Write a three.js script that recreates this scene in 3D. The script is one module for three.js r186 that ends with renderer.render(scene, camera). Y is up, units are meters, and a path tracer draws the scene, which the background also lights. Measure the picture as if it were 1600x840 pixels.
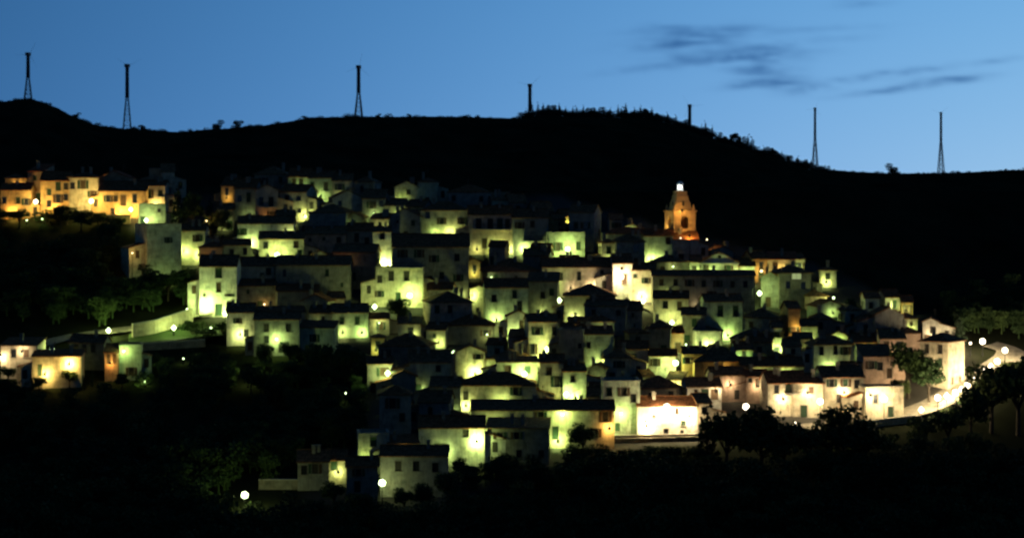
import * as THREE from 'three';
import { mergeGeometries } from 'three/addons/utils/BufferGeometryUtils.js';
import { ImprovedNoise } from 'three/addons/math/ImprovedNoise.js';

// ---------------------------------------------------------------- camera
// Level long lens on the opposite hillside; the frame is shifted downwards so that the eye-level horizon lies at row 320 of 840.
const F = 420 / Math.tan(THREE.MathUtils.degToRad(7.5)), HZ = 320;
const scene = new THREE.Scene();
const camera = new THREE.PerspectiveCamera(15, 1600 / 840, 1, 12000);
camera.position.set(0, 0, 0);
camera.lookAt(0, 0, -1);
camera.setViewOffset(1600, 840, 0, 420 - HZ, 1600, 840);
camera.updateProjectionMatrix();
camera.focus = 20; camera.userData.fStop = 3.2; // the long exposure is slightly soft all over
const renderer = new THREE.WebGLRenderer({ antialias: true });
renderer.setSize(1024, 537);
renderer.toneMapping = THREE.LinearToneMapping;
renderer.toneMappingExposure = 1;
renderer.shadowMap.enabled = true;

// ---------------------------------------------------------------- seeded helpers
const rng = (s) => () => { s = (s + 0x6d2b79f5) | 0; let t = Math.imul(s ^ (s >>> 15), 1 | s); t = (t + Math.imul(t ^ (t >>> 7), 61 | t)) ^ t; return ((t ^ (t >>> 14)) >>> 0) / 4294967296; };
const perlin = new ImprovedNoise();
const fbm = (x, y, z = 0, o = 4) => { let a = 0, k = 1, s = 1; for (let i = 0; i < o; i++) { a += k * perlin.noise(x * s + 13.7 * i, y * s + 7.1 * i, z + 3.3 * i); k *= 0.5; s *= 2.03; } return a; };
const lerp = THREE.MathUtils.lerp, clamp = THREE.MathUtils.clamp, sstep = THREE.MathUtils.smoothstep, rad = THREE.MathUtils.degToRad;

// ---------------------------------------------------------------- sky: dusk, afterglow low on the right, with thin cloud streaks
{
  const w = 4096, h = 2048, data = new Float32Array(w * h * 4);
  // streaks: azimuth, elevation (degrees), half length, half thickness, tilt, strength
  const A = (px) => Math.atan((px - 800) / F) * 180 / Math.PI, E = (py) => Math.atan((HZ - py) / F) * 180 / Math.PI, k = 57.3 / F;
  const streaks = [[1100, 50, 100, 12, 2, .5], [1075, 68, 95, 14, 4, .62], [1150, 93, 110, 14, 3, .9], [1120, 90, 70, 10, 2, .5], [1195, 110, 50, 11, 0, .8], [1185, 132, 55, 9, 4, .85], [1225, 128, 40, 10, 2, .6], [1270, 139, 50, 9, 7, .7],
    [1400, 119, 110, 7, 6, .6], [1480, 130, 65, 7, 5, .75], [1390, 143, 90, 5, 6, .5], [1000, 108, 70, 6, 6, .4], [1290, 48, 90, 6, 2, .25], [1560, 102, 45, 5, 8, .3], [1345, 8, 45, 10, 3, .3], [1330, 62, 60, 7, 2, .15], [1200, 75, 70, 9, 6, .45], [1040, 45, 60, 9, 3, .3]]
    .map(([x, y, l, t, tilt, s]) => [A(x), E(y), l * k, t * k, rad(tilt), s]);
  for (let j = 0; j < h; j++) {
    const el = ((j + .5) / h - .5) * 180;
    for (let i = 0; i < w; i++) {
      const phi = ((i + .5) / w - .5) * 2 * Math.PI;
      let az = Math.atan2(Math.cos(phi), -Math.sin(phi)) * 180 / Math.PI;
      let d = az - 25; if (d > 180) d -= 360; if (d < -180) d += 360;
      const e = Math.max(el, 0), g = Math.exp(-d * d / (2 * 22.3 * 22.3)), G0 = .62 * g * Math.exp(-e / 18);
      const wide = .5 + .5 * Math.cos(rad(d));
      let G = G0 * .89 + .021 + .040 * wide * Math.exp(-e / 40), R = G * (.22 + .42 * g * Math.exp(-e / 8)), B = G * (2.7 - 1.35 * Math.pow(g, .8) * Math.exp(-e / 20));
      if (el > -1 && el < 9 && az > -5 && az < 20) {
        let c = 0;
        const wob = .06 * fbm(az * .7, el * 2.2, 4.2, 3);
        for (const [a, b, l, t, tl, s] of streaks) {
          const dx = az - a, dy = el - b + wob, u = (dx * Math.cos(tl) + dy * Math.sin(tl)) / l, v = (dy * Math.cos(tl) - dx * Math.sin(tl)) / (t * .85);
          const r = u * u + v * v; if (r > 5) continue;
          c = 1 - (1 - c) * (1 - 1.2 * s * Math.exp(-1.4 * r) * clamp(.8 + 1.1 * fbm(az * .9 + 3, el * 11, 1.7, 4), 0, 1.3));
        }
        c = clamp(c, 0, .9);
        R = lerp(R, .22 * R, c); G = lerp(G, .34 * G, c); B = lerp(B, .48 * B, c);
      }
      const o = (j * w + i) * 4; data[o] = R; data[o + 1] = G; data[o + 2] = B; data[o + 3] = 1;
    }
  }
  const t = new THREE.DataTexture(data, w, h, THREE.RGBAFormat, THREE.FloatType);
  t.mapping = THREE.EquirectangularReflectionMapping; t.magFilter = THREE.LinearFilter; t.needsUpdate = true;
  scene.background = t; scene.environment = t;
}
// what is left of the sun: below the ridge on the right
const sun = new THREE.DirectionalLight(new THREE.Color(1, .8, .6), .02);
sun.position.set(900, 40, -1900); sun.target.position.set(0, -10, -420); sun.castShadow = true; sun.shadow.radius = 20;
sun.shadow.camera.left = -300; sun.shadow.camera.right = 300; sun.shadow.camera.top = 200; sun.shadow.camera.bottom = -200; sun.shadow.camera.far = 3000;
sun.name = 'sun'; scene.add(sun, sun.target);

// ---------------------------------------------------------------- names and tags
const used = new Map();
const numbered = (n) => { const c = used.get(n) ?? 0; used.set(n, c + 1); return c ? `${n}_${String(c).padStart(3, '0')}` : n; };
function tag(o, label, category, group, kind) { o.userData = { label, category }; if (group) o.userData.group = group; if (kind) o.userData.kind = kind; return o; }
function mesh(name, geo, mat, parent) { const m = new THREE.Mesh(geo, mat); m.name = name; m.castShadow = m.receiveShadow = true; if (parent) parent.add(m); return m; }
function top(name, obj) { obj.name = numbered(name); scene.add(obj); return obj; }
const box = (w, h, d, x = 0, y = 0, z = 0) => new THREE.BoxGeometry(w, h, d).translate(x, y, z);
const merge = (list) => mergeGeometries(list.map((g) => { const n = g.index ? g.toNonIndexed() : g; for (const a of Object.keys(n.attributes)) if (!['position', 'normal', 'uv'].includes(a)) n.deleteAttribute(a); return n; }));
const bar = (a, b, r, r2 = r, seg = 6) => { const v = new THREE.Vector3().subVectors(b, a), g = new THREE.CylinderGeometry(r2, r, v.length(), seg); g.applyQuaternion(new THREE.Quaternion().setFromUnitVectors(new THREE.Vector3(0, 1, 0), v.clone().normalize())); const c = a.clone().add(b).multiplyScalar(.5); return g.translate(c.x, c.y, c.z); };
const V = (x, y, z) => new THREE.Vector3(x, y, z);

// ---------------------------------------------------------------- textures and materials
function tex(n, f, srgb = true) {
  const d = new Uint8Array(n * n * 4);
  for (let j = 0; j < n; j++) for (let i = 0; i < n; i++) { const c = f(i / n, j / n), o = (j * n + i) * 4; d[o] = clamp(c[0], 0, 1) * 255; d[o + 1] = clamp(c[1], 0, 1) * 255; d[o + 2] = clamp(c[2], 0, 1) * 255; d[o + 3] = 255; }
  const t = new THREE.DataTexture(d, n, n); t.wrapS = t.wrapT = THREE.RepeatWrapping; t.magFilter = THREE.LinearFilter; if (srgb) t.colorSpace = THREE.SRGBColorSpace; t.needsUpdate = true; return t;
}
const tile = (f) => (u, v) => { const s = (x) => x * x * (3 - 2 * x), a = s(u), b = s(v); return f(u, v) * (1 - a) * (1 - b) + f(u - 1, v) * a * (1 - b) + f(u, v - 1) * (1 - a) * b + f(u - 1, v - 1) * a * b; };
const stainN = tile((u, v) => fbm(u * 5, v * 5, 2, 5)), streakN = tile((u, v) => fbm(u * 26, v * 3.5, 9, 4)), grainN = tile((u, v) => fbm(u * 60, v * 60, 5, 2)), patchN = tile((u, v) => fbm(u * 9, v * 9, 21, 3));
const plasterMap = tex(512, (u, v) => { const p = patchN(u, v) > .28 ? -.14 : 0, s = .88 + .17 * stainN(u, v) + .12 * streakN(u, v) + .05 * grainN(u, v) + p * .7; return [s, s * (.985 + .03 * stainN(v, u)), s * (.95 + .05 * stainN(v, u))]; });
const plasterBump = tex(512, (u, v) => { const s = .5 + .25 * stainN(u, v) + .25 * grainN(u, v) + (patchN(u, v) > .28 ? -.2 : 0); return [s, s, s]; }, false);
plasterMap.repeat.set(1 / 7, 1 / 7); plasterBump.repeat.set(1 / 7, 1 / 7);
const rT = rng(77), toneT = Array.from({ length: 24 * 14 }, () => rT());
// weathered half-round clay tiles, each about two pixels: rows along v, ribs along u
const roofMap = tex(512, (u, v) => { const c = Math.floor(u * 24), r = Math.floor(v * 14), t = toneT[(r % 14) * 24 + (c % 24)], l = patchN(u, v); const s = .62 + .36 * t + .25 * stainN(u, v); const m = clamp(l * 2.2, 0, .6); return [lerp(s, .5, m), lerp(s * .8, .52, m), lerp(s * .66, .42, m)]; });
const roofBump = tex(512, (u, v) => { const a = Math.abs(Math.sin(u * 24 * Math.PI)), b = (v * 14) % 1; const s = .55 * a + .3 * b + .1 * grainN(u, v); return [s, s, s]; }, false);
roofMap.repeat.set(1 / 4.8, 1 / 4.8); roofBump.repeat.set(1 / 4.8, 1 / 4.8);
const std = (r, g, b, o = {}) => new THREE.MeshPhysicalMaterial({ color: new THREE.Color().setRGB(r, g, b), roughness: .9, specularIntensity: .25, ...o });
const plaster = (r, g, b) => std(r, g, b, { map: plasterMap, bumpMap: plasterBump, bumpScale: .025 });
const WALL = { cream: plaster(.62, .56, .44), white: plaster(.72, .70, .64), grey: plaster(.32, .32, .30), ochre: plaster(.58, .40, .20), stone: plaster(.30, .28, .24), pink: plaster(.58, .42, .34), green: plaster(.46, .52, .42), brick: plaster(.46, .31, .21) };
const roofMat = (r, g, b) => std(r, g, b, { map: roofMap, bumpMap: roofBump, bumpScale: .06, roughness: .95, specularIntensity: .1 });
const ROOF = [roofMat(.34, .22, .15), roofMat(.28, .22, .17), roofMat(.31, .26, .20), roofMat(.44, .17, .10)];
const M = {
  trim: std(.20, .18, .15), stone: std(.40, .37, .32), dark: std(.045, .04, .035), green: std(.03, .055, .035), brown: std(.07, .045, .03), iron: std(.03, .03, .032, { roughness: .6, metalness: .6 }), steel: std(.10, .10, .11, { roughness: .6, metalness: .5 }),
  glass: new THREE.MeshPhysicalMaterial({ color: new THREE.Color().setRGB(.02, .022, .025), roughness: .12 }), bark: std(.05, .04, .03), white: std(.75, .74, .70), red: std(.3, .04, .03, { roughness: .4 }),
  leafA: std(.045, .075, .025, { side: THREE.DoubleSide }), leafB: std(.03, .055, .022, { side: THREE.DoubleSide }), leafC: std(.06, .085, .03, { side: THREE.DoubleSide }), pine: std(.018, .03, .018, { side: THREE.DoubleSide }),
};
const SHUT = [M.green, M.brown, M.dark, M.glass, M.glass];

// ---------------------------------------------------------------- where things stand: rows of the picture <-> distance along the village slope
const Dof = (py) => 330 + (770 - py) * .34, px2x = (px, D) => (px - 800) / F * D, py2y = (py, D) => (HZ - py) / F * D;
const curve = (pts) => (x) => { if (x <= pts[0][0]) return pts[0][1]; for (let i = 1; i < pts.length; i++) if (x <= pts[i][0]) { const [a, p] = pts[i - 1], [b, q] = pts[i], t = (x - a) / (b - a); return lerp(p, q, t * t * (3 - 2 * t)); } return pts.at(-1)[1]; };
const curveL = (pts) => (x) => { if (x <= pts[0][0]) return pts[0][1]; for (let i = 1; i < pts.length; i++) if (x <= pts[i][0]) { const [a, p] = pts[i - 1], [b, q] = pts[i]; return lerp(p, q, (x - a) / (b - a)); } return pts.at(-1)[1]; };
const ridgeN = curve([[-3500, 230], [-1200, 175], [-300, 172], [0, 162], [45, 157], [75, 165], [110, 182], [150, 198], [200, 203], [280, 208], [330, 204], [390, 200], [450, 193], [478, 186], [560, 185], [700, 184], [820, 187], [850, 183], [960, 186], [1000, 186], [1040, 194], [1100, 212], [1140, 229], [1200, 246], [1250, 262], [1290, 272], [1340, 286], [1450, 300], [1540, 288], [1620, 270], [1900, 240], [3500, 220], [6000, 260]]);
const ridgeF = curve([[1100, 272], [1200, 264], [1290, 265], [1350, 269], [1400, 271], [1480, 270], [1600, 265], [1800, 262], [4000, 280]]);
const DN = 1100, DF = 1700;
const slopeY = (D) => py2y(770 - (D - 330) / .34, D);
function groundY(x, D) {
  const px = 800 + x / Math.max(D, 1) * F;
  if (D < 262) return curveL([[0, -1.75], [6, -2.6], [30, -9], [80, -24], [150, -44], [210, -53], [262, slopeY(262)]])(D);
  if (D <= 490) return slopeY(D);
  const n = ridgeN(px), f = ridgeF(px), pts = [[490, slopeY(490)], [545, 4], [680, 5], [DN, py2y(n, DN)], [1400, py2y(Math.max(n + 16, 276), 1400)], [DF, py2y(f, DF)], [2600, 5], [9000, -20]];
  let y = curve(pts)(D);
  if (D < DN) y += 3.5 * fbm(x * .018, D * .018, 1, 3) * sstep(D, 530, 620) * (1 - sstep(D, 960, DN));
  return y;
}

// ---------------------------------------------------------------- terrain (one sheet to the horizon)
{
  const us = [], ds = [];
  for (let u = -1.3; u < -.34; u += .06) us.push(u);
  for (let u = -.34; u <= .34; u += .0065) us.push(u);
  for (let u = .36; u <= 1.3; u += .06) us.push(u);
  for (const [a, b, s] of [[1, 30, 3], [30, 260, 14], [262, 510, 4], [512, 1090, 17], [1092, 1110, 6], [1120, 1690, 45], [1692, 1715, 7], [1740, 2600, 120], [2700, 9000, 900]]) for (let d = a; d < b; d += s) ds.push(d);
  const pos = [], col = [], uv = [], idx = [], n = us.length;
  for (const D of ds) for (const u of us) {
    const x = u * D, px = 800 + u * F, py = 770 - (D - 330) / .34;
    pos.push(x, groundY(x, D), -D); uv.push(x / 6, D / 6);
    const left = curveL([[260, 150], [350, 200], [420, 300], [490, 305], [515, 350], [550, 540], [600, 580], [690, 560], [780, 470]])(py), right = curveL([[260, 700], [360, 1060], [420, 1290], [520, 1500], [640, 1540], [700, 1000], [780, 700]])(py);
    const v = (D > 320 && D < 490) ? sstep(px, left - 15, left + 15) * (1 - sstep(px, right - 15, right + 15)) : 0, q = fbm(x * .05, D * .05, 3, 4), r = fbm(x * .4, D * .4, 8, 3);
    const veg = .017 + .008 * q + .008 * r, pav = .06 + .02 * q + .03 * r;
    col.push(lerp(veg * .95, pav, v), lerp(veg * 1.1, pav * .95, v), lerp(veg * .62, pav * .84, v));
  }
  for (let j = 0; j < ds.length - 1; j++) for (let i = 0; i < n - 1; i++) { const a = j * n + i; idx.push(a, a + 1, a + n, a + 1, a + n + 1, a + n); }
  const g = new THREE.BufferGeometry(); g.setAttribute('position', new THREE.Float32BufferAttribute(pos, 3)); g.setAttribute('color', new THREE.Float32BufferAttribute(col, 3)); g.setAttribute('uv', new THREE.Float32BufferAttribute(uv, 2)); g.setIndex(idx); g.computeVertexNormals();
  const m = mesh('terrain', g, new THREE.MeshPhysicalMaterial({ vertexColors: true, roughness: 1, specularIntensity: 0, bumpMap: plasterBump, bumpScale: .05 }));
  top('terrain', m); m.userData = { kind: 'structure', label: 'dark hillside and wooded ridge round the village', category: 'terrain' };
}
// a strip of road or path that follows the slope: [px, py] centre points and width in metres
function ribbon(name, pts, width, mat, lift, label) {
  const c = new THREE.CatmullRomCurve3(pts.map(([px, py]) => { const D = Dof(py); return V(px2x(px, D), 0, -D); }), false, 'centripetal'), N = pts.length * 12, pos = [], uv = [], idx = [];
  for (let i = 0; i <= N; i++) {
    const p = c.getPointAt(i / N), t = c.getTangentAt(i / N), s = V(-t.z, 0, t.x).normalize(), y = groundY(p.x, -p.z) + lift;
    for (const k of [-1, 0, 1]) { const q = p.clone().addScaledVector(s, k * width / 2); pos.push(q.x, Math.max(y, groundY(q.x, -q.z) + .06), q.z); uv.push(k * width / 2, i / N * c.getLength()); }
  }
  for (let i = 0; i < N; i++) for (let k = 0; k < 2; k++) { const a = i * 3 + k; idx.push(a, a + 1, a + 3, a + 1, a + 4, a + 3); }
  const g = new THREE.BufferGeometry(); g.setAttribute('position', new THREE.Float32BufferAttribute(pos, 3)); g.setAttribute('uv', new THREE.Float32BufferAttribute(uv, 2)); g.setIndex(idx); g.computeVertexNormals();
  const m = top(name, mesh(name, g, mat)); m.userData = { kind: 'structure', label, category: 'road' }; return m;
}
const asphalt = std(.09, .085, .075, { map: plasterMap, bumpMap: plasterBump, bumpScale: .02, side: THREE.DoubleSide }), paving = std(.20, .18, .15, { map: plasterMap, bumpMap: plasterBump, bumpScale: .02, side: THREE.DoubleSide });
const pale = std(.34, .31, .26, { map: plasterMap, bumpMap: plasterBump, bumpScale: .02, side: THREE.DoubleSide });
ribbon('approach_road', [[60, 541], [107, 530], [170, 521], [230, 513], [290, 497], [330, 488]], 5, pale, .2, 'lit approach road climbing from the left towards the tall house');
ribbon('promenade_road', [[960, 684], [1100, 680], [1250, 672], [1360, 660], [1440, 642], [1500, 612], [1545, 582], [1580, 552], [1545, 540]], 6, pale, .2, 'lit promenade road curving up past the row of lamps');
ribbon('lawn', [[200, 534], [250, 531], [300, 526], [346, 522]], 9, std(.055, .085, .03, { side: THREE.DoubleSide, bumpMap: plasterBump, bumpScale: .05 }), .1, 'green-lit lawn below the approach road').userData.category = 'lawn';
ribbon('village_lane', [[1060, 575], [1052, 545], [1050, 512], [1030, 490], [1003, 475], [985, 450], [965, 440]], 3.2, paving, .2, 'bright narrow lane climbing between the houses');
// a free wall along [px, py] points of its foot: real thickness, coping stones on top
function longWall(name, pts, height, mat, label, thick = .5) {
  const P = pts.map(([px, py]) => { const D = Dof(py); return V(px2x(px, D), groundY(px2x(px, D), D), -D); }), list = [], cop = [];
  // each stretch is a block whose top follows the slope of the ground
  const prism = (a, b, lo, hi, th) => { const t = V(b.x - a.x, 0, b.z - a.z).normalize(), s = V(-t.z, 0, t.x).multiplyScalar(th / 2), c = []; for (const q of [a, b]) for (const y of [lo, hi]) for (const k of [-1, 1]) c.push(q.clone().addScaledVector(s, k).setY(q.y + y)); const f = [[0, 1, 3, 2], [4, 6, 7, 5], [0, 2, 6, 4], [1, 5, 7, 3], [2, 3, 7, 6], [0, 4, 5, 1]], pos = []; for (const [i, j, k, l] of f) for (const n of [i, j, k, i, k, l]) pos.push(c[n].x, c[n].y, c[n].z); const g = new THREE.BufferGeometry(); g.setAttribute('position', new THREE.Float32BufferAttribute(pos, 3)); g.setAttribute('uv', new THREE.Float32BufferAttribute(new Float32Array(pos.length / 3 * 2), 2)); g.computeVertexNormals(); return g; };
  for (let i = 0; i < P.length - 1; i++) { list.push(prism(P[i], P[i + 1], -3, height, thick)); cop.push(prism(P[i], P[i + 1], height + .003, height + .16, thick + .16)); }
  const g = new THREE.Group(); const o = P[0]; g.position.copy(o); const w = merge(list).translate(-o.x, -o.y, -o.z); wallUV(w);
  mesh('masonry', w, mat, g); mesh('coping', merge(cop).translate(-o.x, -o.y, -o.z), M.stone, g);
  top(name, g); tag(g, label, 'wall'); return g;
}
function wallUV(g) { const p = g.attributes.position, n = g.attributes.normal, u = g.attributes.uv; for (let i = 0; i < p.count; i++) { const ax = Math.abs(n.getX(i)), ay = Math.abs(n.getY(i)), az = Math.abs(n.getZ(i)); if (ay > .7) u.setXY(i, p.getX(i), p.getZ(i)); else if (ax > az) u.setXY(i, p.getZ(i), p.getY(i)); else u.setXY(i, p.getX(i), p.getY(i)); } }
longWall('retaining_wall', [[206, 527], [240, 521], [275, 510], [300, 502]], 2.6, WALL.cream, 'long lit retaining wall below the approach road on the left');
longWall('retaining_wall', [[152, 349], [203, 349]], 1.9, WALL.ochre, 'low yellowish terrace wall below the orange houses');
longWall('parapet_wall', [[950, 690], [1095, 687]], 1.0, WALL.stone, 'dark brown parapet in front of the bright white house');
longWall('parapet_wall', [[1340, 669], [1430, 659]], 1.1, WALL.cream, 'pale parapet of the promenade below the lamps');
longWall('parapet_wall', [[1470, 640], [1520, 608], [1560, 580]], 1.0, WALL.cream, 'parapet rising beside the curving row of lamps');
longWall('garden_wall', [[404, 764], [470, 764]], 1.5, WALL.stone, 'low garden wall beside the brightest lower lamp');
longWall('garden_wall', [[210, 548], [320, 541]], 1.3, WALL.stone, 'dim garden wall with piers below the approach road');

// ---------------------------------------------------------------- houses
const slab = (pts, th) => { // a roof plane: polygon of top points, thickness downwards; uv in metres along the eave and up the slope
  const P = pts.map((p) => V(...p)), n = V().subVectors(P[1], P[0]).cross(V().subVectors(P[2], P[0])).normalize(); if (n.y < 0) { P.reverse(); n.negate(); }
  const ex = Math.abs(n.x) > Math.abs(n.z) ? V(0, 0, 1) : V(1, 0, 0), up = V().crossVectors(n, ex), pos = [], uv = [];
  const put = (...q) => q.forEach((p) => { pos.push(p.x, p.y, p.z); uv.push(p.dot(ex), p.dot(up)); });
  const B = P.map((p) => p.clone().addScaledVector(n, -th));
  for (let i = 1; i < P.length - 1; i++) { put(P[0], P[i], P[i + 1]); put(B[0], B[i + 1], B[i]); }
  for (let i = 0; i < P.length; i++) { const j = (i + 1) % P.length; put(P[i], B[i], B[j]); put(P[i], B[j], P[j]); }
  const g = new THREE.BufferGeometry(); g.setAttribute('position', new THREE.Float32BufferAttribute(pos, 3)); g.setAttribute('uv', new THREE.Float32BufferAttribute(uv, 2)); g.computeVertexNormals(); return g;
};
const T = .32;
function wallPiece(profile, holes) { const s = new THREE.Shape(profile.map(([x, y]) => new THREE.Vector2(x, y))); for (const [x, y, w, h] of holes) { const p = new THREE.Path(); p.moveTo(x - w / 2, y); p.lineTo(x - w / 2, y + h); p.lineTo(x + w / 2, y + h); p.lineTo(x + w / 2, y); s.holes.push(p); } return new THREE.ExtrudeGeometry(s, { depth: T, bevelEnabled: false }).translate(0, 0, -T); }
const paneGeo = box(1, 1, .06), frameGeo = {};
function frameOf(w, h, door) { const k = [w.toFixed(2), h.toFixed(2), door].join(); return frameGeo[k] ??= merge([box(.1, h + .1, .06, -w / 2 - .05, h / 2 + .05, .01), box(.1, h + .1, .06, w / 2 + .05, h / 2 + .05, .01), box(w, .1, .06, 0, h + .05, .01), ...(door ? [box(w + .3, .12, .24, 0, -.06, .06)] : [box(w + .4, .08, .26, 0, -.04, .05)])]); }
const chimGeo = merge([box(.6, 1.5, .6, 0, .35, 0), box(.78, .12, .78, 0, 1.16, 0), box(.5, .25, .5, 0, 1.34, 0), box(.85, .08, .7, 0, 1.5, 0)]);
const antennaGeo = merge([box(.05, 2.2, .05, 0, 1.1, 0), box(.9, .04, .04, 0, 2.05, 0), box(.6, .04, .04, 0, 1.75, 0), box(.04, .04, .8, 0, 1.9, 0)]);
const houses = {};
let hs = 1;
function house(id, x0, x1, e, b, o, label) {
  const R = rng(9000 + hs++ * 131), D = o.D ?? Dof(b), yaw = rad(o.yaw ?? (R() - .5) * (x1 - x0 > 85 ? 4 : o.win ? 14 : 30)), m = D / F, W = (x1 - x0) * m / Math.cos(yaw), H = (b - e) * m, d = o.d ?? 8, yb = py2y(b, D), cx = px2x((x0 + x1) / 2, D);
  const E = Math.max(2.5, yb - groundY(cx, D - 1) + 2.5), pick = R(), type = o.roof ?? (x1 - x0 > 60 || o.win || pick < .5 ? 'g' : pick < .72 ? 'p' : pick < .86 ? 's' : 'h'), tp = Math.tan(rad(o.pitch ?? (type === 's' ? 13 : 21 + 8 * R())));
  const g = new THREE.Group(); g.position.set(cx, yb, -D); g.rotation.y = yaw; top('village_house', g); tag(g, label, 'house', 'houses of the hillside village');
  const hw = W / 2, wm = WALL[o.wall ?? 'cream'];
  const fronts = [], sides = [[], []];
  // openings: explicit ones given in picture columns and rows of their centres, or a loose grid by storey
  const add = (list, x, y, w, h, lim, door) => { x = clamp(x, -lim + w / 2 + .3, lim - w / 2 - .3); if (w > 2 * lim - .7 || y < -E + .2 || y + h > H - .15) return; if (list.some((q) => Math.abs(q[0] - x) < (q[2] + w) / 2 + .35 && y < q[1] + q[3] + .3 && q[1] < y + h + .3)) return; list.push([x, y, w, h, door]); };
  if (o.win) for (const [px, py, w = 1, h = 1.5] of o.win) add(fronts, (px - (x0 + x1) / 2) * m / Math.cos(yaw), (b - py) * m - h / 2, w, h, hw, h > 2);
  if (!o.win || o.more) {
    const n = Math.max(1, Math.floor(W / 2.9)), fl = Math.max(1, Math.floor((H + .6) / 3));
    const vary = .8 + .3 * R(), hh = 1.1 + .6 * R();
    for (let f = 0; f < fl; f++) for (let i = 0; i < n; i++) { if (R() < .42) continue; const small = R() < .2; add(fronts, (-.5 + (i + .5 + (R() - .5) * .25) / n) * W, H - .75 - hh - f * 3 + (R() - .5) * .3 + (small ? hh * .4 : 0), small ? .6 : vary * (.92 + .16 * R()), small ? hh * .6 : hh * (.92 + .16 * R()), hw); }
    if (H > 2.6) add(fronts, (R() - .5) * W * .7, .02, 1.15, 2.15, hw, true);
  }
  for (const s of [0, 1]) { const n = Math.floor(d / 3.2), fl = Math.floor((H + .6) / 3); for (let f = 0; f < fl; f++) for (let i = 0; i < n; i++) if (R() < .3) add(sides[s], (-.5 + (i + .5) / n) * (d - 2 * T), H - 2.1 - f * 3, .9, 1.3, d / 2 - T); }
  const rise = type === 'p' ? hw * tp : type === 's' ? d * tp : d / 2 * tp, L = d - 2 * T, hl = L / 2, parts = [];
  let fp = [[-hw, -E], [hw, -E], [hw, H], [-hw, H]], bp = fp, sp = [[-hl, -E], [hl, -E], [hl, H], [-hl, H]], sp2 = sp;
  if (type === 'p') fp = bp = [[-hw, -E], [hw, -E], [hw, H], [0, H + rise], [-hw, H]];
  if (type === 'g') sp = sp2 = [[-hl, -E], [hl, -E], [hl, H + T * tp], [0, H + rise], [-hl, H + T * tp]];
  if (type === 's') { bp = [[-hw, -E], [hw, -E], [hw, H + rise], [-hw, H + rise]]; sp = [[-hl, -E], [hl, -E], [hl, H + T * tp], [-hl, H + rise - T * tp]]; sp2 = sp.map(([x, y]) => [-x, y]).reverse(); }
  if (type === 'f') { const up = .45; fp = bp = [[-hw, -E], [hw, -E], [hw, H + up], [-hw, H + up]]; sp = sp2 = [[-hl, -E], [hl, -E], [hl, H + up], [-hl, H + up]]; }
  parts.push(wallPiece(fp, fronts), wallPiece(bp, []).rotateY(Math.PI).translate(0, 0, -d));
  parts.push(wallPiece(sp, sides[1]).rotateY(Math.PI / 2).translate(hw, 0, -d / 2), wallPiece(sp2, sides[0]).rotateY(-Math.PI / 2).translate(-hw, 0, -d / 2));
  // rotateY(+90) turns local x to -z: for the right wall +x runs to the back, for the left wall to the front
  if (type === 's') { parts.splice(2, 2, wallPiece(sp.map(([x, y]) => [-x, y]).reverse(), sides[1]).rotateY(Math.PI / 2).translate(hw, 0, -d / 2), wallPiece(sp, sides[0]).rotateY(-Math.PI / 2).translate(-hw, 0, -d / 2)); }
  const wg = merge(parts), ou = R() * 7, ov = R() * 7, uvA = wg.attributes.uv; for (let i = 0; i < uvA.count; i++) uvA.setXY(i, uvA.getX(i) + ou, uvA.getY(i) + ov);
  mesh('wall', wg, wm, g);
  // roof
  const ov2 = o.over ?? .4, th = .16, up = .17, slabs = [], rm = ROOF[o.rm ?? Math.floor(R() * 3)], y0 = H - ov2 * tp + up, xa = -hw - ov2 * .6, xb = hw + ov2 * .6;
  if (type === 'g') slabs.push(slab([[xa, y0, ov2], [xb, y0, ov2], [xb, H + rise + up, -d / 2], [xa, H + rise + up, -d / 2]], th), slab([[xa, y0, -d - ov2], [xb, y0, -d - ov2], [xb, H + rise + up, -d / 2], [xa, H + rise + up, -d / 2]], th), box(xb - xa, .12, .26, (xa + xb) / 2, H + rise + up + .03, -d / 2));
  if (type === 'p') slabs.push(slab([[-hw - ov2, y0, ov2 * .7], [0, H + rise + up, ov2 * .7], [0, H + rise + up, -d - .2], [-hw - ov2, y0, -d - .2]], th), slab([[hw + ov2, y0, ov2 * .7], [0, H + rise + up, ov2 * .7], [0, H + rise + up, -d - .2], [hw + ov2, y0, -d - .2]], th), box(.26, .12, d + .2 + ov2 * .7, 0, H + rise + up + .03, -d / 2));
  if (type === 's') slabs.push(slab([[xa, y0, ov2], [xb, y0, ov2], [xb, H + rise + up + .2 * tp, -d - .2], [xa, H + rise + up + .2 * tp, -d - .2]], th));
  if (type === 'h') {
    const A = -hw - ov2, B = hw + ov2, Z0 = ov2, Z1 = -d - ov2, sw = Math.min(B - A, Z0 - Z1), k = sw / 2, top_ = y0 + k * tp, c = -d / 2;
    let r0, r1; if (B - A >= Z0 - Z1) { r0 = [A + k, top_, c]; r1 = [B - k, top_, c]; if (r1[0] - r0[0] < .3) { r0[0] = (A + B) / 2 - .15; r1[0] = (A + B) / 2 + .15; } slabs.push(slab([[A, y0, Z0], [B, y0, Z0], r1, r0], th), slab([[A, y0, Z1], [B, y0, Z1], r1, r0], th), slab([[A, y0, Z0], r0, [A, y0, Z1]], th), slab([[B, y0, Z0], r1, [B, y0, Z1]], th)); }
    else { r0 = [(A + B) / 2, top_, Z0 - k]; r1 = [(A + B) / 2, top_, Z1 + k]; slabs.push(slab([[A, y0, Z0], [B, y0, Z0], r0], th), slab([[A, y0, Z1], [B, y0, Z1], r1], th), slab([[A, y0, Z0], r0, r1, [A, y0, Z1]], th), slab([[B, y0, Z0], r0, r1, [B, y0, Z1]], th)); }
  }
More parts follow.
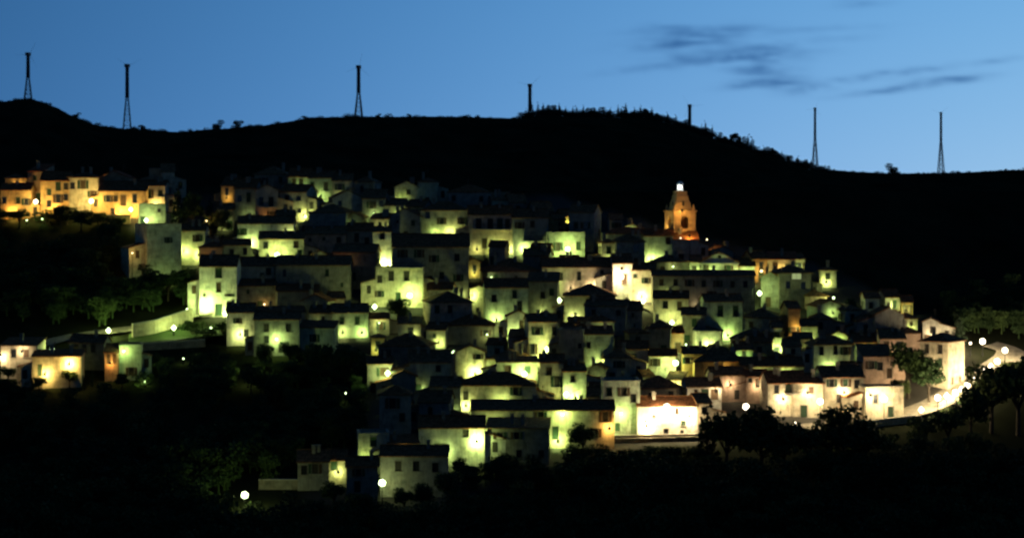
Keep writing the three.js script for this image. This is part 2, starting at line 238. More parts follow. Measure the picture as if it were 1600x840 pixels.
  if (type === 'f') slabs.push(box(W - 2 * T - .02, .2, d - 2 * T - .02, 0, H, -d / 2), box(W + .16, .1, T + .16, 0, H + .5, -T / 2), box(W + .16, .1, T + .16, 0, H + .5, -d + T / 2), box(T + .16, .1, L - .17, hw - T / 2, H + .5, -d / 2), box(T + .16, .1, L - .17, -hw + T / 2, H + .5, -d / 2));
  const roof = mesh('roof', merge(slabs), type === 'f' ? M.trim : rm, g);
  if (type !== 'f' && W > 3.2 && R() < .85) { const n = R() < .45 ? 2 : 1; for (let i = 0; i < n; i++) { const c = mesh('chimney', chimGeo, WALL.stone, roof); c.position.set((R() - .5) * W * .7, H + rise * .55 + .1, -d * (.3 + .12 * R())); } }
  if (R() < .3) { const a = mesh('antenna', antennaGeo, M.iron, roof); a.position.set((R() - .5) * W * .6, H + (type === 'f' ? .1 : rise * .6), -d * .5); a.rotation.y = R() * 3; }
  // panes, shutters, doors
  const put = (list, place) => { for (const [x, y, w, h, door] of list) { const q = mesh(door ? 'door' : 'window', paneGeo, door ? (R() < .5 ? M.brown : M.green) : SHUT[Math.floor(R() * 5)], g); place(q, x, y + h / 2); q.scale.set(w, h, 1); q.updateMatrix(); const f = mesh('frame', frameOf(w, h, !!door), M.trim, q); f.scale.set(1 / w, 1 / h, 1); f.position.set(0, -.5, .2); if (!door && w > .75 && R() < .25) for (const s of [-1, 1]) { const sh = mesh('shutter', paneGeo, R() < .5 ? M.green : M.brown, q); sh.position.set(s * (1.02 + .1 / w) * .76, 0, .24); sh.scale.set(.5, 1, .7); } } };
  put(fronts, (q, x, y) => q.position.set(x, y, -.2));
  put(sides[1], (q, x, y) => { q.position.set(hw - .2, y, -d / 2 - x); q.rotation.y = Math.PI / 2; });
  put(sides[0], (q, x, y) => { q.position.set(-hw + .2, y, -d / 2 + x); q.rotation.y = -Math.PI / 2; });
  // balconies given as [px0, px1, py of the slab]
  for (const [p0, p1, py] of o.balc ?? []) {
    const x = ((p0 + p1 - x0 - x1) / 2) * m / Math.cos(yaw), w = (p1 - p0) * m / Math.cos(yaw), y = (b - py) * m, bl = mesh('balcony', box(w, .18, 1.1, x, y, .56), M.stone, g), rl = [box(w, .06, .05, x, y + 1.05, 1.07), box(.05, .06, 1, x - w / 2 + .03, y + 1.05, .55), box(.05, .06, 1, x + w / 2 - .03, y + 1.05, .55)];
    for (let i = 0; i <= w / .14; i++) rl.push(box(.025, .93, .025, x - w / 2 + .03 + i * .14 * (w - .06) / (Math.floor(w / .14) * .14), y + .555, 1.07));
    mesh('railing', merge(rl), M.iron, bl);
  }
  // lean-to annexes at the sides, as such houses have grown over time
  for (const s of [-1, 1]) if (o.annex ?? R() < .42) {
    const aw = 1.8 + 1.8 * R(), ah = H * (.45 + .35 * R()), ad = d * (.45 + .3 * R()), z1 = -.5 - R() * 1.2, x0a = s * (hw - .05), x1a = s * (hw + aw), xm = (x0a + x1a) / 2, wA = Math.abs(x1a - x0a), rz = aw * .3;
    const wl = mesh('annex', box(wA, ah + E, ad, xm, (ah - E) / 2, z1 - ad / 2), wm, g); wallUV(wl.geometry);
    const lo = ah + .12, hi = ah + .12 + rz; mesh('annex_roof', slab([[x1a + s * .25, lo, z1 + .25], [x0a, hi, z1 + .25], [x0a, hi, z1 - ad - .1], [x1a + s * .25, lo, z1 - ad - .1]], .12), rm, wl);
    mesh('annex_gable', slab([[x0a, ah, z1 - .03], [x1a, ah, z1 - .03], [x0a, ah + rz, z1 - .03]].map((q) => q), .2), wm, wl);
    if (ah > 2.4) { const dw = mesh('annex_door', box(.9, 1.7, .05, xm, Math.max(.9, ah - 1.3), z1 + .02), R() < .5 ? M.brown : M.dark, wl); dw.name = 'annex_opening'; }
  }
  houses[id] = { g, D, yaw, W, H, d, x0, x1, b, e, top: e - (type === 'f' ? .5 : type === 'p' ? rise * .4 : rise) * F / D };
  return g;
}
// id, left and right column of the front wall, row of the eaves, row of its foot
// orange-lit quarter on the upper left
house('O2', 8, 40, 278, 318, { wall: 'ochre' }, 'small yellow-lit house behind the leftmost orange house');
house('O3', 42, 65, 268, 316, { wall: 'brick', rm: 3 }, 'narrow reddish upper house with chimneys left of the pale two-storey block');
house('O1', 0, 46, 297, 342, { wall: 'ochre', win: [[6, 313], [27, 313], [40, 315]] }, 'leftmost orange-lit house at the edge of the trees');
house('O4', 63, 107, 282, 336, { wall: 'ochre', roof: 'g', win: [[90, 291, 1.1, 2], [90, 310, 1.1, 2], [109, 291], [76, 300], [76, 318], [103, 308]] }, 'two-storey orange house with tall windows between two lamps');
house('O5', 107, 152, 277, 334, { wall: 'cream', roof: 'h', win: [[129, 288, 1.2, 2], [113, 290], [143, 303]] }, 'olive hip-roofed house right of the orange two-storey house');
house('O6a', 153, 200, 277, 322, { wall: 'brick', d: 6, rm: 3 }, 'orange-red upper house above the bright yellow facade');
house('O6b', 153, 228, 298, 340, { wall: 'ochre', yaw: -4, win: [[168, 310], [180, 310], [192, 313, 1.3, 2.4], [210, 310, 1, 2], [175, 330], [190, 330, 1, 2.2]] }, 'long bright yellow facade with arched doorway above the trees');
house('O6c', 227, 257, 290, 336, { wall: 'cream', d: 6, win: [[231, 303, 1, 2], [240, 301, 1, 2], [250, 302]] }, 'pale yellow house below the square orange tower');
house('O7', 232, 251, 266, 318, { wall: 'brick', roof: 'f', d: 3, win: [[241, 300]] }, 'square orange turret on the rim of the village');
house('O7b', 252, 272, 268, 322, { wall: 'cream' }, 'dark house joined to the right of the orange turret');
house('O10', 216, 258, 321, 353, { wall: 'green', roof: 'f', d: 4 }, 'low flat green-lit house below the pale yellow house');
house('O8', 231, 281, 353, 432, { wall: 'green', roof: 'f', d: 10, yaw: 25, win: [[262, 375, .8, 1.2]] }, 'tall plain block with a brownish left wall and green right wall');
house('O9', 282, 320, 360, 414, { wall: 'cream', d: 6, win: [[308, 372]] }, 'bright yellow-green wall right of the tall plain block');
// top of the village, left half
house('T1', 345, 366, 290, 318, { wall: 'ochre' }, 'tiny ochre house at the upper left rim');
house('T2', 367, 395, 283, 313, { wall: 'stone' }, 'dim brown house on the rim above the dark gabled house');
house('T2b', 397, 448, 272, 306, { wall: 'stone', roof: 'h', d: 9 }, 'dark hip-roofed house on the skyline of the village');
house('T6', 450, 482, 276, 314, { wall: 'green', win: [[470, 284], [459, 284]] }, 'green-lit house on the top row near the dark hill');
house('T6b', 482, 519, 278, 316, { wall: 'green', win: [[487, 291, 1, 2], [509, 291, 1, 2]] }, 'wide green-lit house on the top row with two doors');
house('T6c', 519, 550, 282, 318, { wall: 'cream' }, 'last lit house at the right of the top left row');
house('T3', 366, 399, 294, 345, { wall: 'grey', win: [[388, 308, 1, 2.2], [374, 310]] }, 'dim teal house with one tall dark window');
house('T4', 399, 434, 297, 350, { wall: 'pink', roof: 'p', yaw: 6, win: [[408, 314, 1, 1.8], [423, 315, 1.1, 2.2], [424, 337, 1, 2]], balc: [[404, 431, 323]] }, 'brown gabled house with a balcony in the upper left');
house('T5', 436, 478, 300, 345, { wall: 'cream', d: 8, yaw: -14 }, 'dark-roofed house with a lit right edge beside the upper steps');
house('T7', 371, 458, 349, 398, { wall: 'white', d: 6, win: [[378, 362], [384, 378]] }, 'bright pale wall in an L above the big roof');
house('T8', 405, 474, 373, 421, { wall: 'cream', win: [[415, 383], [462, 382], [468, 398, 1, 2.2]], d: 6 }, 'house whose front is washed out by a bright lamp in the upper left');
house('T9', 310, 347, 386, 426, { wall: 'brick', d: 6 }, 'dim reddish house above the tall lit house');
house('T10', 349, 391, 383, 425, { wall: 'stone', d: 6 }, 'dim brown house beside the washed-out lamp front');
house('T12', 482, 541, 332, 374, { wall: 'grey', roof: 'h', d: 10 }, 'dark house under a broad hip roof in the upper centre left');
house('T13', 476, 540, 366, 408, { wall: 'pink', d: 8 }, 'dark house right of the washed-out lamp front');
house('U0', 552, 584, 284, 322, { wall: 'stone', roof: 'h' }, 'dark house on the rim left of the lit gable');
house('U1', 617, 653, 292, 328, { wall: 'cream', roof: 'p', pitch: 26, d: 6, win: [[638, 300, .9, 1.2]] }, 'small yellow-green gable on the upper rim');
house('U1b', 653, 684, 284, 327, { wall: 'green', d: 7 }, 'dark house joined to the small lit gable');
house('U1c', 700, 762, 300, 338, { wall: 'grey', roof: 'h', d: 9 }, 'dark bluish house on the rim above the tan facade');
house('U2a', 520, 566, 309, 348, { wall: 'cream' }, 'lit olive house below the dark rim houses');
house('U2b', 566, 601, 310, 352, { wall: 'grey', win: [[580, 320, 1, 1.6], [596, 318]] }, 'teal-lit house with two windows in the upper centre');
house('U2c', 601, 633, 321, 354, { wall: 'cream' }, 'small bright house right of the teal-lit house');
house('U2d', 634, 662, 323, 356, { wall: 'grey' }, 'dark narrow house between two lit houses near the rim');
house('U3', 579, 607, 342, 378, { wall: 'cream', d: 5 }, 'little lit house above the dark big roof');
house('U3b', 607, 657, 338, 376, { wall: 'grey', d: 6 }, 'dim green house above the big dark roof');
house('U4', 657, 730, 328, 374, { wall: 'cream', roof: 'h', d: 8, win: [[668, 336], [674, 336], [706, 333, 1, 2], [690, 345], [722, 345]] }, 'wide green-lit house with a hip roof in the upper centre');
house('U5', 732, 801, 335, 398, { wall: 'pink', d: 7, win: [[748, 349, 1.2, 2.2], [766, 349, 1.2, 2.2], [781, 349, 1.2, 2.2], [793, 349, 1, 2], [757, 380, 1.1, 2.2]], balc: [[740, 799, 358]] }, 'tan two-storey facade with a row of four tall windows');
house('U6', 542, 581, 360, 402, { wall: 'grey', d: 6, win: [[557, 371, 1, 2], [573, 376]] }, 'dim house with a tall window left of the white lamp-lit gap');
house('U7', 583, 611, 362, 424, { wall: 'white', d: 5, win: [[597, 369, .9, 1.4]] }, 'narrow house front blazing white in the upper centre');
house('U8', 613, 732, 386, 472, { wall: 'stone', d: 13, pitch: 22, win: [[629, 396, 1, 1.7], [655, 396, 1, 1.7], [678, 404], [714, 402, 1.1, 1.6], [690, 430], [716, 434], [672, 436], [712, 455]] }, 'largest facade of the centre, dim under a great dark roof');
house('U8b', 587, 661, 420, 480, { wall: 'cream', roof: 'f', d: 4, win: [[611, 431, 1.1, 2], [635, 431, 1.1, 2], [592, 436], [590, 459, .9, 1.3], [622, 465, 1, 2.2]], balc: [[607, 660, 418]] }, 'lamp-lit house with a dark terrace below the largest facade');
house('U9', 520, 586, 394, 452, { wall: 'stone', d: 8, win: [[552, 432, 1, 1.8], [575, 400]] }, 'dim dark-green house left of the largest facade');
// left of the middle
house('M7', 430, 546, 414, 474, { wall: 'stone', d: 7, roof: 'g' }, 'long dark house in the left centre');
house('M1b', 369, 428, 415, 470, { wall: 'cream', d: 8, win: [[385, 422, 1, 1.7], [409, 429, .8, .8], [419, 424]] }, 'pale wing right of the tall lit house');
house('M1', 311, 369, 416, 495, { wall: 'white', d: 8, win: [[341, 426, 1.3, 2.1], [341, 449, .9, 2], [319, 461, .4, .5], [358, 461, .9, .5], [358, 472, .9, .4], [341, 484, 1.4, 2.4]] }, 'tall pale house lit from a blazing lamp at its corner');
house('M2', 370, 432, 447, 486, { wall: 'stone', d: 5, roof: 's', pitch: 14 }, 'low dim house in front of the pale wing');
house('M2c', 433, 500, 455, 490, { wall: 'stone', d: 5, roof: 's', pitch: 14 }, 'low dark house with a long lean-to roof');
house('M4b', 400, 476, 487, 522, { wall: 'cream', d: 4, roof: 's', pitch: 12 }, 'low strip of pale wall above the dark blue house');
house('M3', 354, 397, 488, 540, { wall: 'white', d: 7, win: [[371, 501, .8, 1], [384, 520, .9, 1.4]] }, 'green-lit house below the tall lit house');
house('M4', 397, 467, 499, 556, { wall: 'grey', d: 6, win: [[416, 512, 1, 1.6], [450, 512, 1, 1.6], [416, 530]] }, 'dark blue house with a bare lamp on its front');
house('M5b', 482, 519, 489, 527, { wall: 'cream', d: 5 }, 'small pale house beside the long green wall');
house('M5', 467, 522, 512, 552, { wall: 'green', d: 5, roof: 's', pitch: 12, win: [[491, 528, .9, 1.5]] }, 'low green-lit house left of a big lamp');
house('M6', 519, 575, 488, 528, { wall: 'green', d: 6, win: [[534, 501, .9, 1.4], [558, 501, .9, 1.6]] }, 'long plain green wall in the left centre');
house('M9a', 577, 608, 498, 524, { wall: 'cream', d: 4 }, 'short yellow strip of house under the dark tree');
house('M9b', 622, 657, 506, 534, { wall: 'cream', d: 5 }, 'small lit house in front of the dark tree');
house('M9c', 666, 696, 515, 544, { wall: 'cream', d: 5 }, 'small lit gable end among dark roofs in the centre');
house('H1', 672, 738, 472, 518, { wall: 'pink', roof: 'h', d: 10, pitch: 24 }, 'dark hip-roofed house right of the largest facade');
house('H2', 700, 772, 508, 538, { wall: 'stone', roof: 'h', d: 9, pitch: 24 }, 'brown house under a broad dark hip roof in the centre');
house('H3', 735, 762, 452, 496, { wall: 'cream', d: 5 }, 'narrow lit house in a bright gap of the centre');
house('J1', 590, 668, 540, 590, { wall: 'stone', d: 9, roof: 'h' }, 'dark hip-roofed house above the white lamp in the lower centre');
house('J2', 640, 704, 566, 618, { wall: 'green', d: 8 }, 'dark blue house left of the bright gabled house');
house('J3', 574, 612, 568, 614, { wall: 'grey', d: 5 }, 'house corner bleached by a white lamp in the lower centre');
// middle
house('W1', 758, 825, 449, 508, { wall: 'green', d: 7, yaw: 6, win: [[804, 460, .9, 1.6], [772, 466], [812, 478, 1, 2]] }, 'olive-green tall wall in the very middle of the village');
house('W2', 825, 872, 440, 497, { wall: 'stone', d: 7, roof: 's', win: [[848, 461, .9, 1.4], [862, 456]] }, 'olive house sloping towards the lamp in the middle');
house('V9', 762, 846, 424, 464, { wall: 'grey', roof: 'h', d: 13, pitch: 24 }, 'house under the largest dark hip roof of the centre');
house('V8', 817, 857, 399, 440, { wall: 'stone', d: 6 }, 'dim tan house right of the largest dark hip roof');
house('W10', 882, 962, 462, 508, { wall: 'stone', roof: 'h', d: 12, pitch: 22, win: [[925, 471]] }, 'house under a broad brown roof below the blazing facade');
house('W3', 914, 978, 478, 522, { wall: 'grey', d: 5 }, 'dark low house in front of the broad brown roof');
house('W4', 793, 827, 494, 535, { wall: 'white', roof: 'p', d: 5, win: [[815, 508, .9, 1.8]] }, 'small white-lit gable in the middle of the village');
house('W5', 826, 872, 503, 574, { wall: 'cream', d: 9, pitch: 16, win: [[840, 517], [866, 517, .8, 1.6], [829, 545, .9, 2]] }, 'tall green-lit house with a white-hot stripe of lamplight');
house('W7b', 916, 960, 502, 550, { wall: 'grey', d: 5 }, 'dim teal house behind the plain bright-green wall');
house('W6', 873, 912, 519, 586, { wall: 'stone', roof: 'f', d: 6, win: [[906, 540, .7, 1]] }, 'plain olive block with a flat top in the middle');
house('W7', 914, 958, 522, 582, { wall: 'green', d: 6, win: [[920, 539, .7, 1.2]] }, 'plain bright-green wall right of the olive block');
house('W8', 944, 985, 558, 600, { wall: 'cream', d: 7, roof: 'h' }, 'dark teal house with a small hip roof');
house('W9', 966, 1012, 545, 588, { wall: 'cream', d: 5, win: [[990, 560, 1, 1.6]] }, 'yellow-green house left of the blazing lane');
house('N1', 712, 758, 550, 592, { wall: 'cream', roof: 'p', d: 7, pitch: 22, win: [[728, 557, .9, 1.6], [747, 557, .9, 1]] }, 'bright yellow gabled house in the lower centre');
house('N1b', 760, 818, 561, 596, { wall: 'cream', roof: 'h', d: 9, pitch: 22 }, 'dark pyramid-roofed house right of the yellow gable');
house('N2', 776, 840, 566, 612, { wall: 'green', d: 4, roof: 's', pitch: 10 }, 'green wall lit by a large lamp in the lower centre');
house('N3', 720, 838, 602, 642, { wall: 'cream', roof: 'h', d: 10, pitch: 22, win: [[728, 618, .9, 1.6], [806, 611]] }, 'house with a long dark roof sloping down to the right');
house('N3b', 672, 719, 604, 650, { wall: 'grey', d: 7 }, 'dim green house left of the long sloping roof');
house('N5', 843, 880, 566, 628, { wall: 'cream', d: 6, win: [[858, 580], [870, 596, 1, 2]] }, 'plain green-lit house above the long lower facade');
house('N5b', 880, 916, 580, 630, { wall: 'green', d: 6, win: [[895, 592, .8, 1.2]] }, 'green house with a dark roof next to the plain green-lit one');
house('N6', 736, 960, 641, 700, { wall: 'cream', d: 9, pitch: 16, win: [[773, 651, 1.2, 2.2], [805, 651, 1.2, 2.2], [845, 651, 1, 1.8], [893, 651, 1.1, 2], [946, 651, 1, 1.8], [868, 676, 1, 2.2], [905, 676, 1, 1.8], [930, 676]] }, 'long two-storey facade at the lower edge of the village');
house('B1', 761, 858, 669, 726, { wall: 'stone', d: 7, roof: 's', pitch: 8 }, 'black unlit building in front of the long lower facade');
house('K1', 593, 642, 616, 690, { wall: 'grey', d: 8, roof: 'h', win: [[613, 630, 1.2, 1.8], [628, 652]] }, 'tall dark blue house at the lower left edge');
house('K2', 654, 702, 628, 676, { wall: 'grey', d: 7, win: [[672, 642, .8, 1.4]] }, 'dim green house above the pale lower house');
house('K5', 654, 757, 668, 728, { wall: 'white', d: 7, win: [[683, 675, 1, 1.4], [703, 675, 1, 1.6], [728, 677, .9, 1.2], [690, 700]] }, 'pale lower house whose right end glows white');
house('K4b', 608, 654, 693, 738, { wall: 'cream', d: 5, roof: 's', pitch: 10 }, 'low dim house between two yellow-lit lower houses');
house('K4', 560, 608, 681, 738, { wall: 'cream', d: 6, roof: 'f', win: [[583, 690, 1, 1.6], [604, 687], [583, 714, 1.2, 2.2]] }, 'yellow-lit flat-roofed house at the lower left');
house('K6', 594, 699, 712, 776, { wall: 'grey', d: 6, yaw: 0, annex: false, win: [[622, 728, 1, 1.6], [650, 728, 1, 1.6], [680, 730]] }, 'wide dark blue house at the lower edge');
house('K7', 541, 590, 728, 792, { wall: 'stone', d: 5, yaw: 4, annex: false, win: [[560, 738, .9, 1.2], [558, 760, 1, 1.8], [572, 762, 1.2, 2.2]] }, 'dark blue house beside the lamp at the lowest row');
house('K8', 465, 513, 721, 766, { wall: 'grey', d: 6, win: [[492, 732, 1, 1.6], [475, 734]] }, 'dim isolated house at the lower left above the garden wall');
house('K8b', 514, 541, 718, 756, { wall: 'cream', d: 5, win: [[521, 727], [534, 726]] }, 'little yellow-lit house right of the isolated one');
// upper right
house('V1', 768, 795, 313, 346, { wall: 'green' }, 'dim blue house above the tan facade');
house('V1b', 796, 822, 316, 350, { wall: 'stone' }, 'dim olive house on the rim right of the tan facade');
house('V1c', 836, 865, 330, 362, { wall: 'grey' }, 'dark rim house left of the teal house');
house('V3', 801, 857, 340, 398, { wall: 'grey', d: 7, win: [[812, 352], [832, 350], [838, 386, 1, 2]], balc: [[818, 848, 376]] }, 'blue upper storey over a bright lit ground floor');
house('V4', 889, 928, 332, 392, { wall: 'grey', d: 7, yaw: -16, win: [[900, 352], [915, 352]] }, 'teal house standing above the blazing upper lamp');
house('V4b', 857, 914, 366, 408, { wall: 'green', d: 4, roof: 'f', win: [[872, 385, 1, 1.8], [904, 384, 1, 1.8]] }, 'green wall round the blazing upper lamp');
house('V6b', 948, 1022, 365, 402, { wall: 'grey', d: 6, roof: 'h' }, 'low dim house on the rim left of the bell tower');
house('V5', 940, 963, 379, 424, { wall: 'cream', d: 5 }, 'narrow yellow-lit house left of the dark block');
house('V6', 963, 1008, 377, 428, { wall: 'grey', d: 6, roof: 'h' }, 'dark block left of the church quarter');
house('V7', 847, 960, 417, 464, { wall: 'cream', d: 7, win: [[876, 432, 1, 1.6], [905, 431, .8, 1.8], [941, 425, .7, .8]] }, 'long facade fading from green to warm cream in the middle');
house('V7t', 958, 988, 411, 472, { wall: 'white', d: 7, win: [[976, 436, 1, 2.2], [972, 419, .5, .5]] }, 'taller house front blazing white at the middle right');
house('V7r', 988, 1024, 422, 472, { wall: 'cream', d: 7, win: [[1010, 438, .9, 1.2], [993, 431, .7, .8]] }, 'cream house right of the blazing white front');
house('X1', 1006, 1051, 368, 414, { wall: 'green', d: 5, win: [[1030, 374], [1044, 376]] }, 'green-lit house at the foot of the bell tower');
house('X2', 1046, 1092, 374, 412, { wall: 'cream', d: 8, yaw: 3, roof: 'g', pitch: 22 }, 'dark house below the bell tower');
house('X9', 1025, 1076, 409, 444, { wall: 'stone', d: 6, roof: 'h' }, 'olive house left of the pedimented front');
house('X3l', 1078, 1095, 409, 442, { wall: 'white', d: 6 }, 'bright narrow house joined left of the pedimented front');
house('X3r', 1154, 1180, 415, 446, { wall: 'white', d: 6, win: [[1166, 422, .9, 1.8]] }, 'pale lower wing right of the pedimented front');
house('X4', 1175, 1200, 404, 440, { wall: 'ochre', d: 6 }, 'orange-lit house front at the upper right');
house('X4b', 1200, 1243, 405, 440, { wall: 'cream', d: 6, roof: 's', rm: 3 }, 'yellow-green house at the right end of the upper row');
house('X5', 1190, 1217, 432, 480, { wall: 'grey', d: 6 }, 'dim house beside the lamp of the upper right');
house('X6', 1217, 1268, 426, 482, { wall: 'stone', d: 7, roof: 'h', win: [[1232, 445], [1256, 446]] }, 'dark blue house with one lit window at the upper right end');
house('X0', 1020, 1180, 431, 488, { wall: 'stone', d: 7, pitch: 15, win: [[1034, 441, .9, 1.4], [1056, 441, .9, 1.4], [1078, 442, .9, 1.4], [1100, 443, .9, 1.4], [1122, 443, .9, 1.4], [1145, 444, .9, 1.4], [1165, 444, .9, 1.4], [1112, 460, .9, 1.4]] }, 'very long dim facade below the pedimented church front');
// right of the middle
house('Y1', 1022, 1076, 466, 512, { wall: 'cream', d: 5, win: [[1062, 478, .9, 1.8], [1040, 476]] }, 'yellow-green house beside the bright climbing lane');
house('Y2', 1102, 1161, 471, 532, { wall: 'green', d: 6, win: [[1126, 486, 1.1, 2.2], [1150, 486, 1.1, 2.2], [1152, 505, 1, 2.2]] }, 'green-lit house with two tall dark windows at the right');
house('Y3', 1066, 1102, 492, 540, { wall: 'stone', d: 6 }, 'dim green house left of the one with two tall windows');
house('Y3r', 1047, 1068, 520, 552, { wall: 'brick', d: 4, rm: 3 }, 'small red house beside the blazing lane');
house('Y8', 1088, 1128, 521, 552, { wall: 'white', d: 4, roof: 'f', win: [[1098, 528]] }, 'low white-lit wall in front of the green-lit house');
house('Yd1', 1158, 1216, 496, 532, { wall: 'grey', roof: 'h', d: 10, pitch: 24 }, 'dark hip-roofed house right of the green-lit house');
house('Yd2', 1142, 1206, 528, 562, { wall: 'pink', roof: 'h', d: 10, pitch: 22 }, 'house under a wide olive hip roof at the right');
house('Y0', 1010, 1048, 512, 556, { wall: 'stone', roof: 'h', d: 7 }, 'dark olive house left of the small red one');
house('Y4', 1068, 1103, 553, 596, { wall: 'ochre', d: 5, win: [[1075, 563, .9, 1.2], [1098, 568, 1.1, 2.2]] }, 'yellow house at the foot of the blazing lane');
house('Y4h', 1085, 1167, 564, 600, { wall: 'ochre', roof: 'h', d: 12, pitch: 30, win: [[1126, 570, 1, 1]] }, 'house under a big round-looking dark hip roof');
house('Y5', 1150, 1177, 546, 590, { wall: 'green', d: 5, win: [[1163, 552, .8, 1]] }, 'small pale green house right of the big dark hip roof');
house('Y6', 1172, 1207, 534, 576, { wall: 'ochre', d: 5 }, 'brown-yellow house beside a bright vertical corner');
house('Y6b', 1207, 1222, 512, 558, { wall: 'white', d: 5 }, 'thin white-lit house corner at the right');
house('Y7b', 1228, 1252, 541, 584, { wall: 'cream', d: 5, win: [[1240, 549, .8, 1]] }, 'small pale house above the long bright low facade');
house('Y9', 1240, 1268, 529, 564, { wall: 'cream', d: 5 }, 'little lit house among dark roofs at the right');
house('Y10', 1252, 1278, 509, 546, { wall: 'cream', d: 5 }, 'little green-lit house higher among the right roofs');
house('Y11', 1232, 1251, 482, 524, { wall: 'ochre', d: 5 }, 'thin yellow-lit house below the dark blue house');
house('Y7', 1158, 1256, 572, 608, { wall: 'cream', d: 6, win: [[1240, 578, .8, 1.6], [1196, 578], [1170, 580]] }, 'long low facade with a bright right half');
house('R0', 1270, 1300, 498, 534, { wall: 'stone', roof: 'h' }, 'dark house below the single lamp of the right rim');
house('R1', 1277, 1318, 478, 512, { wall: 'green', d: 6 }, 'dim green house beside the single lamp of the right rim');
house('R1b', 1320, 1348, 484, 520, { wall: 'green', roof: 'h' }, 'dark rim house right of the single lamp');
house('R2', 1340, 1368, 500, 534, { wall: 'cream', roof: 'p', d: 5 }, 'small green-lit gable on the right rim');
house('R3', 1368, 1413, 492, 538, { wall: 'grey', d: 7 }, 'dark blue house on the right rim');
house('R4', 1411, 1435, 497, 532, { wall: 'cream', d: 5 }, 'tiny lit house on the right rim behind the tree');
house('R5', 1443, 1467, 503, 540, { wall: 'white', d: 5 }, 'rightmost small pale house on the rim');
house('R6', 1297, 1325, 525, 560, { wall: 'cream', d: 5, roof: 'p' }, 'small lit gable left of the lime-yellow house');
house('R7', 1271, 1336, 538, 584, { wall: 'white', d: 6, roof: 'h', win: [[1284, 548, .8, 1.6], [1306, 547, .8, 1.6], [1322, 548]] }, 'bluish-white lit house with a dark roof at the right');
house('S1', 1336, 1376, 535, 584, { wall: 'green', d: 7, yaw: 0, win: [[1362, 544, .9, 1.2], [1346, 545, .9, 1.2]] }, 'lime-yellow house at the right');
house('S2', 1376, 1415, 529, 598, { wall: 'pink', d: 8, win: [[1386, 540, 1, 1.6], [1406, 540, 1, 1.6], [1386, 560, 1, 1.6], [1404, 562]] }, 'beige three-storey house left of the large dark tree');
house('S3', 1441, 1479, 533, 604, { wall: 'cream', d: 7, yaw: -38, roof: 'h', win: [[1450, 545, 1, 1.7], [1468, 545, 1, 1.7], [1450, 566, 1, 1.7], [1468, 566, 1, 1.7], [1460, 588, 1, 1.7]] }, 'tall corner palazzo with a bright right side near the lamp row');
house('S4', 1350, 1397, 557, 622, { wall: 'pink', d: 7, roof: 's', pitch: 14, win: [[1392, 583, .9, 1.8], [1362, 570], [1376, 572]] }, 'beige house with one lit window surround at the right');
house('S5', 1286, 1351, 589, 648, { wall: 'cream', d: 8, yaw: 4, win: [[1300, 598, .9, 1.4], [1322, 598, .9, 1.4], [1340, 600], [1312, 622]] }, 'cream house with a dark sloping roof above the promenade');
house('S5b', 1240, 1286, 598, 652, { wall: 'cream', d: 6 }, 'cream house left of the one with the sloping roof');
house('S6', 1352, 1414, 608, 654, { wall: 'cream', d: 5, roof: 'f' }, 'low cream building behind the promenade trees');
house('P4', 1112, 1166, 586, 628, { wall: 'pink', d: 5, win: [[1126, 593, .9, 1.4], [1150, 593, .9, 1.4]] }, 'pinkish house in the right lower row');
house('P4b', 1167, 1200, 588, 630, { wall: 'pink', d: 5, win: [[1173, 594, .7, .8], [1190, 598]] }, 'pinkish house half hidden behind a tree');
house('P5', 1200, 1262, 598, 650, { wall: 'cream', d: 7, win: [[1214, 608, .9, 1.5], [1232, 608, 1, 2], [1250, 608, .9, 1.5]], balc: [[1225, 1258, 614]] }, 'cream house with a balcony above the promenade');
house('P3', 1074, 1128, 604, 652, { wall: 'white', d: 6, win: [[1088, 611, .6, .6], [1102, 616, 1.3, 1.9], [1117, 616, 1.3, 1.9]] }, 'white-edged house with two dark square windows');
house('P2', 996, 1090, 634, 685, { wall: 'white', d: 7, pitch: 20, rm: 0, win: [[1058, 642, .5, .9], [1068, 661, .7, .9], [1041, 676, .8, 1.4], [1066, 675, .5, .7], [1009, 658, .3, .3], [1022, 650, .3, .3]] }, 'brightest warm-white house at the lower edge');
house('P2b', 1090, 1112, 630, 684, { wall: 'cream', d: 7 }, 'narrow cream house joined right of the brightest white one');
house('Q', 942, 1000, 599, 683, { wall: 'green', d: 8, roof: 'f', win: [[952, 612], [975, 612], [990, 622], [965, 667, .8, 1.4]], yaw: 0 }, 'tall green house with a light cornice left of the brightest white one');
house('Q2', 1002, 1068, 606, 650, { wall: 'stone', d: 7, roof: 'h' }, 'dark-roofed house behind the brightest white one');
house('Z1', 976, 1004, 484, 522, { wall: 'grey', d: 6 }, 'small dark house left of the bright climbing lane');
house('Z2', 1014, 1056, 556, 592, { wall: 'white', d: 5, win: [[1024, 566, .9, 1.4]] }, 'white house front at the foot of the climbing lane');
house('Z3', 985, 1014, 520, 556, { wall: 'stone', d: 6, roof: 'h' }, 'dim house between the teal house and the lane');
house('Z4', 668, 706, 452, 488, { wall: 'cream', d: 6 }, 'dark low house beside the largest facade');
house('Z5', 470, 512, 470, 506, { wall: 'stone', d: 5 }, 'dark house above the small pale one in the left centre');
house('Z6', 1222, 1246, 560, 590, { wall: 'grey', d: 4, roof: 'h' }, 'dark small roof between the right lit houses');
house('Z7', 1412, 1440, 520, 560, { wall: 'pink', d: 6, roof: 'h' }, 'dark house behind the large tree on the right');
house('Z8', 612, 650, 588, 628, { wall: 'stone', d: 6 }, 'dark house just above the tall dark blue one');
